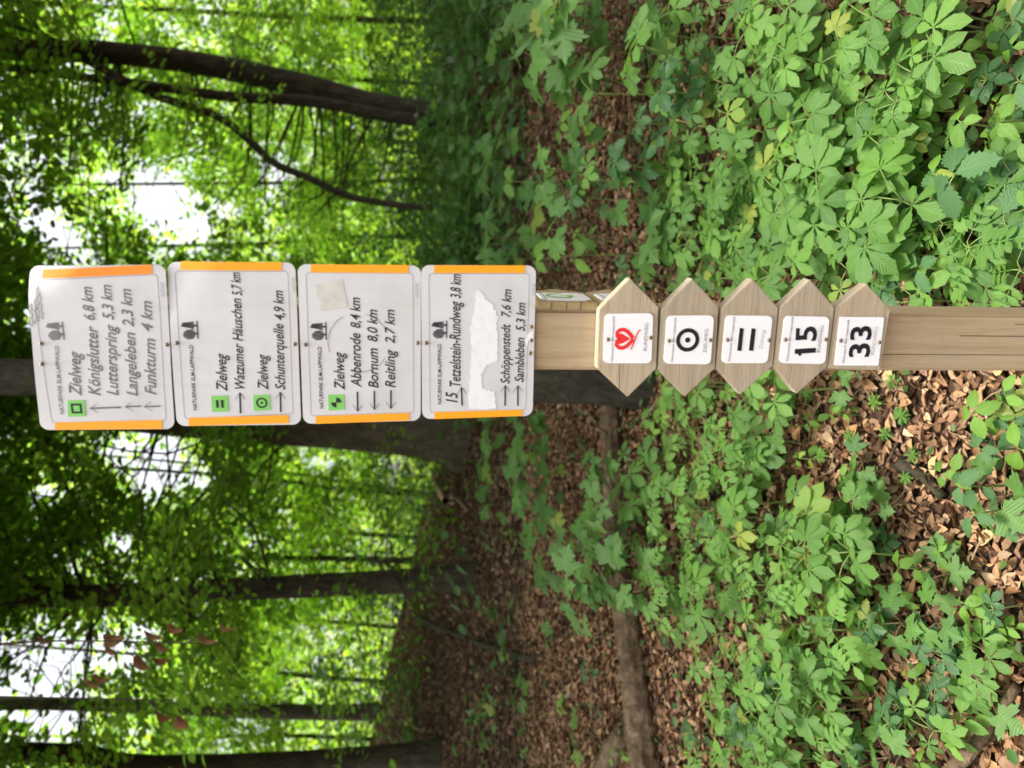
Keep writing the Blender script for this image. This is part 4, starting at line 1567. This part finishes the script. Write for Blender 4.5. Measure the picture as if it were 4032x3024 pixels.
def rounded_line(sh, q, r, w, mat, d):
    P = [np.array(sh.px(p)) for p in q]
    pts = []
    n = len(P)
    for i in range(n):
        a, b, c = P[i - 1], P[i], P[(i + 1) % n]
        u = (a - b) / np.linalg.norm(a - b)
        v = (c - b) / np.linalg.norm(c - b)
        for t in np.linspace(0, 1, 5):
            pts.append((b + u * r) * (1 - t) ** 2 + b * 2 * t * (1 - t) + (b + v * r) * t ** 2)
        nxt = P[(i + 1) % n]
        s1, s2 = b + v * r, nxt - v * r
        for t in np.linspace(0, 1, 9)[1:-1]:
            pts.append(s1 * (1 - t) + s2 * t)
    return sh.stroke('border_line', pts, w, mat, d, True)


OFF = .0062
HAND = .28


def metal_sign(label, corners, warp, z, header, emb, stripes, border, screws, mark, lines, arrows, squares, ink, head_ink, omats):
    P = [face(c[0], c[1], OFF) for c in corners]
    cen = (sum(p[0] for p in P) / 4, min(p[1] for p in P))
    sh = Sheet('direction_sign', label, 'sign', OFF, cen, warp, 'stacked metal direction signs')
    panel(sh, 'panel', P, .013, .0022, M['panel'])
    for q, mt in zip(stripes, omats):
        grid_quad(sh, 'orange_stripe', [z(*p) for p in q], M[mt], .0006, 2, 14)
    rounded_line(sh, [z(*p) for p in border], .006, .0008, M['line'], .0005)
    sh.text('NATURPARK ELM-LAPPWALD', z(*header[0]), z(*header[1]), header[2], head_ink, bold=.012, name='heading')
    emblem(sh, z(*emb), .86, head_ink)
    for (t, a, b, cap) in lines:
        sh.text(t, z(*a), z(*b), cap, ink, shear=HAND, bold=.012)
    for (a, b) in arrows:
        sh.arrow(z(*a), z(*b), ink)
    for (q, kind) in squares:
        sq = sh.polypx('marker_square', [z(*p) for p in q], M['green'], .0004, .0003)
        c = np.mean([sh.px(z(*p)) for p in q], 0)
        h = np.linalg.norm(np.array(sh.px(z(*q[0]))) - np.array(sh.px(z(*q[1])))) / 2
        if kind == 'square':
            k = h * .50
            sh.stroke('pictogram', [(c[0] - k, c[1] - k), (c[0] + k, c[1] - k), (c[0] + k, c[1] + k), (c[0] - k, c[1] + k)], h * .36, M['ink_black'], .0009, True, sq)
        elif kind == 'bars':
            for dz in (-.3, .3):
                sh.poly('pictogram', [(c[0] - h * .5, c[1] + h * (dz - .15)), (c[0] + h * .5, c[1] + h * (dz - .15)), (c[0] + h * .5, c[1] + h * (dz + .15)), (c[0] - h * .5, c[1] + h * (dz + .15))], M['ink_black'], .0008, .0002, sq)
        elif kind == 'ring':
            a = np.linspace(0, 2 * math.pi, 28, endpoint=False)
            sh.stroke('pictogram', [(c[0] + h * .58 * math.cos(t), c[1] + h * .58 * math.sin(t)) for t in a], h * .22, M['ink_black'], .0009, True, sq)
            sh.poly('pictogram', [(c[0] + h * .16 * math.cos(t), c[1] + h * .16 * math.sin(t)) for t in a[::3]], M['ink_black'], .0008, .0002, sq)
        else:
            for sx in (1, -1):
                pts = [(c[0], c[1])] + [(c[0] + sx * h * .66 * math.cos(t), c[1] - sx * h * .66 * math.sin(t)) for t in np.linspace(0, math.pi / 2, 8)]
                sh.poly('pictogram', pts if sx > 0 else pts, M['ink_black'], .0008, .0002, sq)
    if mark:
        sh.text('HVVK', z(*mark[0]), z(*mark[1]), mark[2], M['ink_faint'], shear=.3, name='maker_mark')
    for s in screws:
        sh.screw(z(*s))
    return sh


z1 = zpx((50, 1000), 700 / 1548)
z2 = zpx((620, 1000), 600 / 1422)
z3 = zpx((1120, 1000), 600 / 1422)
z4 = zpx((1620, 1000), 600 / 1422)
k1, k2 = 700 / 1548, 600 / 1422


def bend1(s, z):
    # the free upper corner of the top sign is bent backwards
    t = np.maximum(0, s * .75 + (z - .10) * .55 - .102)
    return 2.0 * t ** 1.5 + .0008 * np.sin(s * 40)


def bend2(s, z):
    t = np.maximum(0, (s * .6 + (z - .10) * .8) - .085)
    return .5 * t ** 1.5 + .0006 * np.sin(s * 30)


sh1 = metal_sign('top sign, bent at one corner, pointing to Königslutter, Lutterspring, Langeleben and Funkturm', [(98, 1050), (651, 1041), (687, 1690), (158, 1694)], bend1, z1,
    ((445, 1395), (400, 800), 36 * k1), (365, 665),
    [[(240, 215), (1215, 172), (1215, 92), (240, 140)], [(365, 1532), (1302, 1524), (1300, 1446), (368, 1468)]],
    [(165, 232), (1262, 176), (1336, 1452), (340, 1470)], [(250, 780), (258, 955), (1343, 790)], ((1325, 372), (1322, 240), 36 * k1),
    [('Zielweg', (600, 1238), (588, 850), 105 * k1), ('Königslutter', (765, 1232), (735, 630), 102 * k1), ('6,8 km', (715, 578), (688, 285), 95 * k1),
     ('Lutterspring', (920, 1232), (895, 618), 98 * k1), ('5,3 km', (880, 575), (858, 268), 95 * k1), ('Langeleben', (1090, 1237), (1062, 685), 96 * k1), ('2,3 km', (1052, 637), (1028, 303), 95 * k1),
     ('Funkturm', (1250, 1226), (1238, 738), 98 * k1), ('4 km', (1216, 677), (1208, 410), 95 * k1)],
    [((940, 1335), (668, 1345)), ((1115, 1325), (976, 1330)), ((1283, 1325), (1140, 1330))],
    [([(478, 1276), (630, 1272), (636, 1412), (482, 1418)], 'square')], M['ink_grey'], M['ink_grey'], ('orange_faded', 'orange'))
# pencil scrawl in the bent corner
for (a, b_) in (((175, 630), (160, 430)), ((200, 610), (205, 290)), ((232, 590), (215, 270)), ((262, 570), (235, 330))):
    A, B = np.array(sh1.px(z1(*a))), np.array(sh1.px(z1(*b_)))
    t = np.linspace(0, 1, 34)
    pts = [(A * (1 - q) + B * q) + np.array([0, .0016 * math.sin(q * 60 + a[0]) + .001 * math.sin(q * 23)]) for q in t]
    sh1.stroke('scrawl', pts, .0009, M['ink_grey'], .0007)
sh2 = metal_sign('second metal sign from the top, pointing to Watzumer Häuschen and Schunterquelle', [(652, 1033), (1162, 1034), (1186, 1672), (696, 1678)], bend2, z2,
    ((370, 1455), (332, 850), 36 * k2), (298, 705),
    [[(205, 150), (1160, 155), (1162, 78), (208, 70)], [(292, 1605), (1227, 1578), (1225, 1502), (290, 1528)]],
    [(155, 162), (1217, 160), (1266, 1490), (255, 1540)], [(180, 830), (1280, 840)], ((1290, 355), (1283, 210), 34 * k2),
    [('Zielweg', (652, 1282), (640, 928), 100 * k2), ('Watzumer Häuschen', (815, 1258), (778, 415), 92 * k2), ('5,7 km', (790, 388), (768, 170), 92 * k2),
     ('Zielweg', (1034, 1268), (1022, 935), 96 * k2), ('Schunterquelle', (1192, 1266), (1172, 652), 92 * k2), ('4,9 km', (1184, 618), (1168, 340), 92 * k2)],
    [((775, 1487), (770, 1288)), ((1150, 1475), (1147, 1282))],
    [([(502, 1326), (658, 1320), (664, 1466), (508, 1474)], 'bars'), ([(895, 1318), (1048, 1312), (1054, 1456), (900, 1464)], 'ring')], M['ink'], M['ink'], ('orange', 'orange'))
sh3 = metal_sign('third metal sign from the top, pointing back to Abbenrode, Bornum and Reitling', [(1171, 1040), (1658, 1046), (1656, 1656), (1194, 1669)], lambda s, z: .0005 * np.sin(s * 25), z3,
    ((365, 1440), (345, 865), 36 * k2), (315, 715),
    [[(245, 172), (1157, 178), (1158, 103), (246, 96)], [(290, 1585), (1166, 1552), (1165, 1482), (290, 1512)]],
    [(200, 172), (1198, 180), (1206, 1480), (250, 1512)], [(195, 845), (1240, 830)], ((1255, 412), (1250, 265), 34 * k2),
    [('Zielweg', (562, 1268), (552, 912), 96 * k2), ('Abbenrode', (716, 1242), (706, 738), 96 * k2), ('8,4 km', (708, 692), (702, 405), 92 * k2), ('Bornum', (876, 1250), (868, 878), 92 * k2), ('8,0 km', (866, 818), (862, 518), 92 * k2),
     ('Reitling', (1032, 1246), (1028, 890), 92 * k2), ('2,7 km', (1027, 838), (1024, 518), 88 * k2)],
    [((680, 1285), (684, 1472)), ((838, 1275), (840, 1457)), ((993, 1270), (993, 1447))],
    [([(408, 1314), (556, 1310), (560, 1452), (412, 1460)], 'quarters')], M['ink'], M['ink'], ('orange', 'orange'))
sh3.ragged('sticker_residue', [z3(*p) for p in [(285, 290), (400, 262), (540, 240), (560, 350), (590, 490), (470, 512), (340, 535), (318, 430)]], M['residue'], .0003, .0009)
cc = np.array(sh3.px(z3(690, 830)))
for a0, a1 in ((.5, 1.9), (2.9, 4.2), (5.2, 6.0)):
    sh3.stroke('ring_stain', [cc + .047 * np.array([math.cos(t), math.sin(t) * 1.0]) for t in np.linspace(a0, a1, 16)], .0018, M['stain'], .0005)
sh4 = metal_sign('lowest metal sign with white painted-over patch, pointing to Schöppenstedt and Sambleben', [(1658, 1044), (2111, 1046), (2097, 1637), (1662, 1650)], lambda s, z: .0004 * np.sin(s * 22), z4,
    ((280, 1400), (278, 840), 34 * k2), (258, 700),
    [[(212, 178), (1060, 178), (1060, 106), (212, 106)], [(215, 1540), (1035, 1510), (1034, 1452), (215, 1474)]],
    [(162, 182), (1102, 182), (1066, 1452), (174, 1480)], [(137, 830), (1115, 680), (1115, 805), (1105, 925)], ((1160, 390), (1157, 270), 34 * k2),
    [('15', (428, 1385), (428, 1285), 108 * k2), ('Tetzelstein-Rundweg', (456, 1235), (456, 438), 100 * k2), ('3,8 km', (458, 415), (460, 188), 96 * k2),
     ('Schöppenstedt', (914, 1210), (920, 652), 84 * k2), ('7,6 km', (920, 592), (932, 330), 84 * k2), ('Sambleben', (1044, 1196), (1052, 780), 82 * k2), ('5,3 km', (1056, 722), (1062, 455), 82 * k2)],
    [((472, 1415), (466, 1238)), ((872, 1415), (875, 1222)), ((992, 1415), (992, 1222))], [], M['ink'], M['ink'], ('orange', 'orange'))
sh4.ragged('painted_patch', [z4(*p) for p in [(540, 1450), (528, 1300), (545, 1150), (560, 900), (548, 700), (590, 520), (600, 345), (665, 350), (690, 430), (760, 460), (795, 560), (805, 800), (800, 1000), (690, 1040), (655, 1130), (660, 1250), (780, 1290), (785, 1445)]], M['patch'], .00035)
sh4.polypx('painted_patch', [z4(*p) for p in [(1082, 860), (1062, 830), (1090, 740), (1138, 720), (1142, 790), (1090, 800)]], M['patch'], .00035, .0002)

# ------------------------------------------------------------------ pointed wooden boards with plates
BO = .024
PO = .0265


def board(label, corners, plate, screws, zf, name='arrow_board'):
    """corners: (s,z) pixel outline of the board's face"""
    P = [face(c[0], c[1], BO) for c in corners]
    cen = (sum(p[0] for p in P) / len(P), min(p[1] for p in P))
    sh = Sheet(name, label, 'plaque', BO, cen, None, 'pointed wooden plaques on the post')
    n = len(P)
    bm = bmesh.new()
    vs = [bm.verts.new((s - cen[0], 0, z - cen[1])) for s, z in P]
    vb = [bm.verts.new((s - cen[0], BO - .0012, z - cen[1])) for s, z in P]
    bm.faces.new(vs)
    bm.faces.new(vb[::-1])
    for i in range(n):
        bm.faces.new((vs[i], vb[i], vb[(i + 1) % n], vs[(i + 1) % n]))
    bmesh.ops.recalc_face_normals(bm, faces=bm.faces)
    bmesh.ops.bevel(bm, geom=list(bm.edges), offset=.0012, segments=2, affect='EDGES')
    me = bpy.data.meshes.new('board')
    bm.to_mesh(me)
    bm.free()
    new_obj('board', me, sh.root, M['board'])
    sp = Sheet('x', None, None, PO, (cen[0], cen[1]))
    bpy.data.objects.remove(sp.root)
    sp.root = empty('plate')
    sp.root.parent = sh.root
    sp.root.location = (0, -(PO - BO), 0)
    C = [face(c[0], c[1], PO) for c in plate]
    pm = panel(sp, 'plate', C, .0085 if '33' not in label else .003, PO - BO - .0002, M['plate'], 10)
    pm.parent = sh.root
    pm.location = (0, -(PO - BO), 0)
    r = sp.root
    sp.root = pm
    bpy.data.objects.remove(r)
    for s in screws:
        sp.screw(zf(*s), .0033, .0004)
    return sh, sp


z5 = zpx((2080, 1050), 800 / 2212)
z6 = zpx((2780, 1050), 1252 / 2212)
k5, k6 = 800 / 2212, 1252 / 2212
NP = 'Naturpark Elm-Lappwald'
b1, p1 = board('pointed wooden plaque with red emblem and RUNDWEG, topmost of five', [(2481, 1096), (2594, 1209), (2585, 1451), (2471, 1564), (2351, 1451), (2360, 1220)], [(2384, 1236), (2572, 1233), (2565, 1431), (2376, 1430)], [(865, 793), (1328, 773)], z5)
p1.text(NP, z5(920, 1030), z5(940, 545), 22 * k5, M['ink_grey'], d=.0005, bold=.01)
p1.text('RUNDWEG', z5(1288, 915), z5(1306, 615), 36 * k5, M['ink_grey'], d=.0005)
# plain red badge: two lobes round white openings over a curled stroke
c0 = np.array(p1.px(z5(1045, 785)))
for sx in (-1, 1):
    p1.stroke('badge', [c0 + .0125 * np.array([sx * q[0], q[1]]) for q in [(0, .55), (.35, .95), (.8, 1.0), (1.15, .65), (1.2, .15), (.95, -.35), (.5, -.8), (.05, -1.15)]], .0062, M['red'], .0006)
p1.poly('badge', [c0 + np.array(q) * .0125 for q in [(-.62, .3), (-.75, 1.0), (-.3, .95), (0, .75), (.3, .95), (.75, 1.0), (.62, .3), (.3, -.3), (0, -.75), (-.3, -.3)]], M['red'], .0004, .00015)
p1.stroke('badge', [np.array(p1.px(z5(*q))) for q in [(1115, 900), (1140, 850), (1160, 790), (1185, 730), (1205, 695), (1225, 690)]], .0022, M['red'], .0006)
b2, p2 = board('pointed wooden plaque with black ring symbol and ZIELWEG', [(2726, 1096), (2830, 1209), (2816, 1450), (2697, 1562), (2591, 1455), (2604, 1220)], [(2628, 1243), (2812, 1242), (2798, 1435), (2613, 1432)], [(1530, 808), (1978, 800)], z5)
p2.text(NP, z5(1573, 1036), z5(1610, 558), 22 * k5, M['ink_grey'], d=.0005, bold=.01)
p2.text('ZIELWEG', z5(1938, 937), z5(1958, 680), 36 * k5, M['ink_grey'], d=.0005)
c0 = np.array(p2.px(z5(1735, 798)))
a = np.linspace(0, 2 * math.pi, 48, endpoint=False)
p2.stroke('ring_symbol', [c0 + .0160 * np.array([math.cos(t), math.sin(t)]) for t in a], .0065, M['ink_black'], .0005, True)
p2.poly('ring_symbol', [c0 + .0044 * np.array([math.cos(t), math.sin(t)]) for t in a[::3]], M['ink_black'], .0003, .0002)
b3, p3 = board('pointed wooden plaque with two black bars and faint Zielweg', [(2964, 1098), (3066, 1214), (3043, 1440), (2916, 1555), (2820, 1449), (2842, 1214)], [(2859, 1242), (3043, 1244), (3022, 1430), (2841, 1430)], [(147, 510), (437, 512)], z6)
p3.text(NP, z6(166, 655), z6(202, 350), 15 * k6, M['ink_grey'], d=.0005, bold=.01)
p3.text('Zielweg', z6(388, 572), z6(410, 440), 24 * k6, M['ink_faint'], d=.0005)
for q in ([(216, 583), (246, 587), (262, 430), (234, 426)], [(297, 583), (328, 587), (345, 432), (316, 428)]):
    p3.polypx('bar_symbol', [z6(*t) for t in q], M['ink_black'], .0003, .0002)
b4, p4 = board('pointed wooden plaque numbered 15, RUNDWEG', [(3190, 1100), (3287, 1211), (3258, 1443), (3137, 1551), (3047, 1446), (3071, 1211)], [(3091, 1244), (3267, 1248), (3249, 1434), (3068, 1430)], [(550, 508), (830, 507)], z6)
p4.text(NP, z6(570, 655), z6(608, 350), 15 * k6, M['ink_grey'], d=.0005, bold=.01)
p4.text('15', z6(757, 598), z6(768, 412), 138 * k6, M['ink_black'], d=.0006, bold=.022, name='route_number')
p4.polypx('number_flag', [z6(*t) for t in [(612, 590), (640, 592), (668, 612), (648, 622), (632, 600)]], M['ink_black'], .0003, .0002)
p4.text('RUNDWEG', z6(792, 596), z6(818, 410), 22 * k6, M['ink_grey'], d=.0005)
b5, p5 = board('wooden plaque numbered 33 with one blunt end, lowest of five', [(3414, 1117), (3506, 1220), (3467, 1457), (3260, 1452), (3292, 1211)], [(3309, 1248), (3482, 1249), (3459, 1440), (3287, 1439)], [(935, 515), (1203, 527)], z6)
p5.text(NP, z6(960, 668), z6(997, 372), 15 * k6, M['ink_grey'], d=.0005, bold=.01)
p5.text('33', z6(1132, 626), z6(1150, 410), 138 * k6, M['ink_black'], d=.0006, bold=.022, name='route_number')
p5.text('RUNDWEG', z6(1168, 612), z6(1197, 420), 24 * k6, M['ink_faint'], d=.0005)
# crack in the topmost board
b1.stroke('split', [b1.px(z5(*q)) for q in [(992, 1065), (990, 1180), (994, 1250), (988, 1335)]], .0007, M['crack'], .0003)


# two boards on the side face of the post, seen edge-on
def side_board(label, zc, kind):
    # local frame: X out of the side face, Y away from the camera along the face, Z up
    o = PF + PX * .0497 - PN * .0
    root = empty('side_board', (o[0], o[1], zc - .048), -TH)
    tag(root, label, 'plaque', 'pointed wooden plaques on the side of the post')
    h = .048
    out = [(-.004, -h), (.118, -h), (.165, 0), (.118, h), (-.004, h)]
    t = .0135
    bm = bmesh.new()
    a = [bm.verts.new((t, y, z + h)) for y, z in out]
    c = [bm.verts.new((.0006, y, z + h)) for y, z in out]
    bm.faces.new(a)
    bm.faces.new(c[::-1])
    n = len(out)
    for i in range(n):
        bm.faces.new((a[i], c[i], c[(i + 1) % n], a[(i + 1) % n]))
    bmesh.ops.recalc_face_normals(bm, faces=bm.faces)
    bmesh.ops.bevel(bm, geom=list(bm.edges), offset=.001, segments=2, affect='EDGES')
    me = bpy.data.meshes.new('board')
    bm.to_mesh(me)
    bm.free()
    new_obj('board', me, root, M['endgrain'])
    for z in (.02, .045, .068):
        new_obj('end_crack', box_mesh('end_crack', .002, t - .001, -.0044, -.0030, h * 2 - z, h * 2 - z + .0008, 0), root, M['crack'])
    bmp = bmesh.new()
    bmesh.ops.create_cube(bmp, size=1)
    for v in bmp.verts:
        v.co = Vector((t + .0003 + (v.co.x + .5) * .0022, .008 + (v.co.y + .5) * .082, h + v.co.z * .08))
    bmesh.ops.bevel(bmp, geom=[e for e in bmp.edges if abs(e.verts[0].co.x - e.verts[1].co.x) > .001], offset=.009, segments=4, affect='EDGES')
    me = bpy.data.meshes.new('plate')
    bmp.to_mesh(me)
    bmp.free()
    pl = new_obj('plate', me, root, M['plate'])
    x = t + .0030

    def strip(name, pts, w, mat):
        P = np.array(pts, float)
        T = np.gradient(P, axis=0)
        T /= np.linalg.norm(T, axis=1)[:, None] + 1e-9
        Nn = np.stack([-T[:, 1], T[:, 0]], -1) * w / 2
        A, B = P + Nn, P - Nn
        k = len(P)
        V = [(x, p_[0], p_[1]) for p_ in A] + [(x, p_[0], p_[1]) for p_ in B]
        new_obj(name, mesh_np(name, V, [(i, i + 1, i + 1 + k, i + k) for i in range(k - 1)]), pl, mat)
    if kind == 'swirl':
        for k, (r0, mt) in enumerate(((.029, 'swirl_green'), (.020, 'swirl_green'), (.011, 'swirl_yellow'))):
            strip('swirl', [(.049 + (r0 - .002 * t_) * math.cos(t_ + k * 2.0), h + (r0 - .002 * t_) * math.sin(t_ + k * 2.0)) for t_ in np.linspace(0, 3.6, 18)], .005, M[mt])
    else:
        strip('mark', [(.03, h + .005), (.068, h + .005)], .026, M['ink_black'])
    strip('print_line', [(.014, h + .033), (.084, h + .033)], .003, M['ink_faint'])


side_board('side plaque with green and yellow swirl under the lowest metal sign', 1.318, 'swirl')
side_board('side plaque with dark mark, half hidden behind the red emblem plaque', 1.219, 'mark')
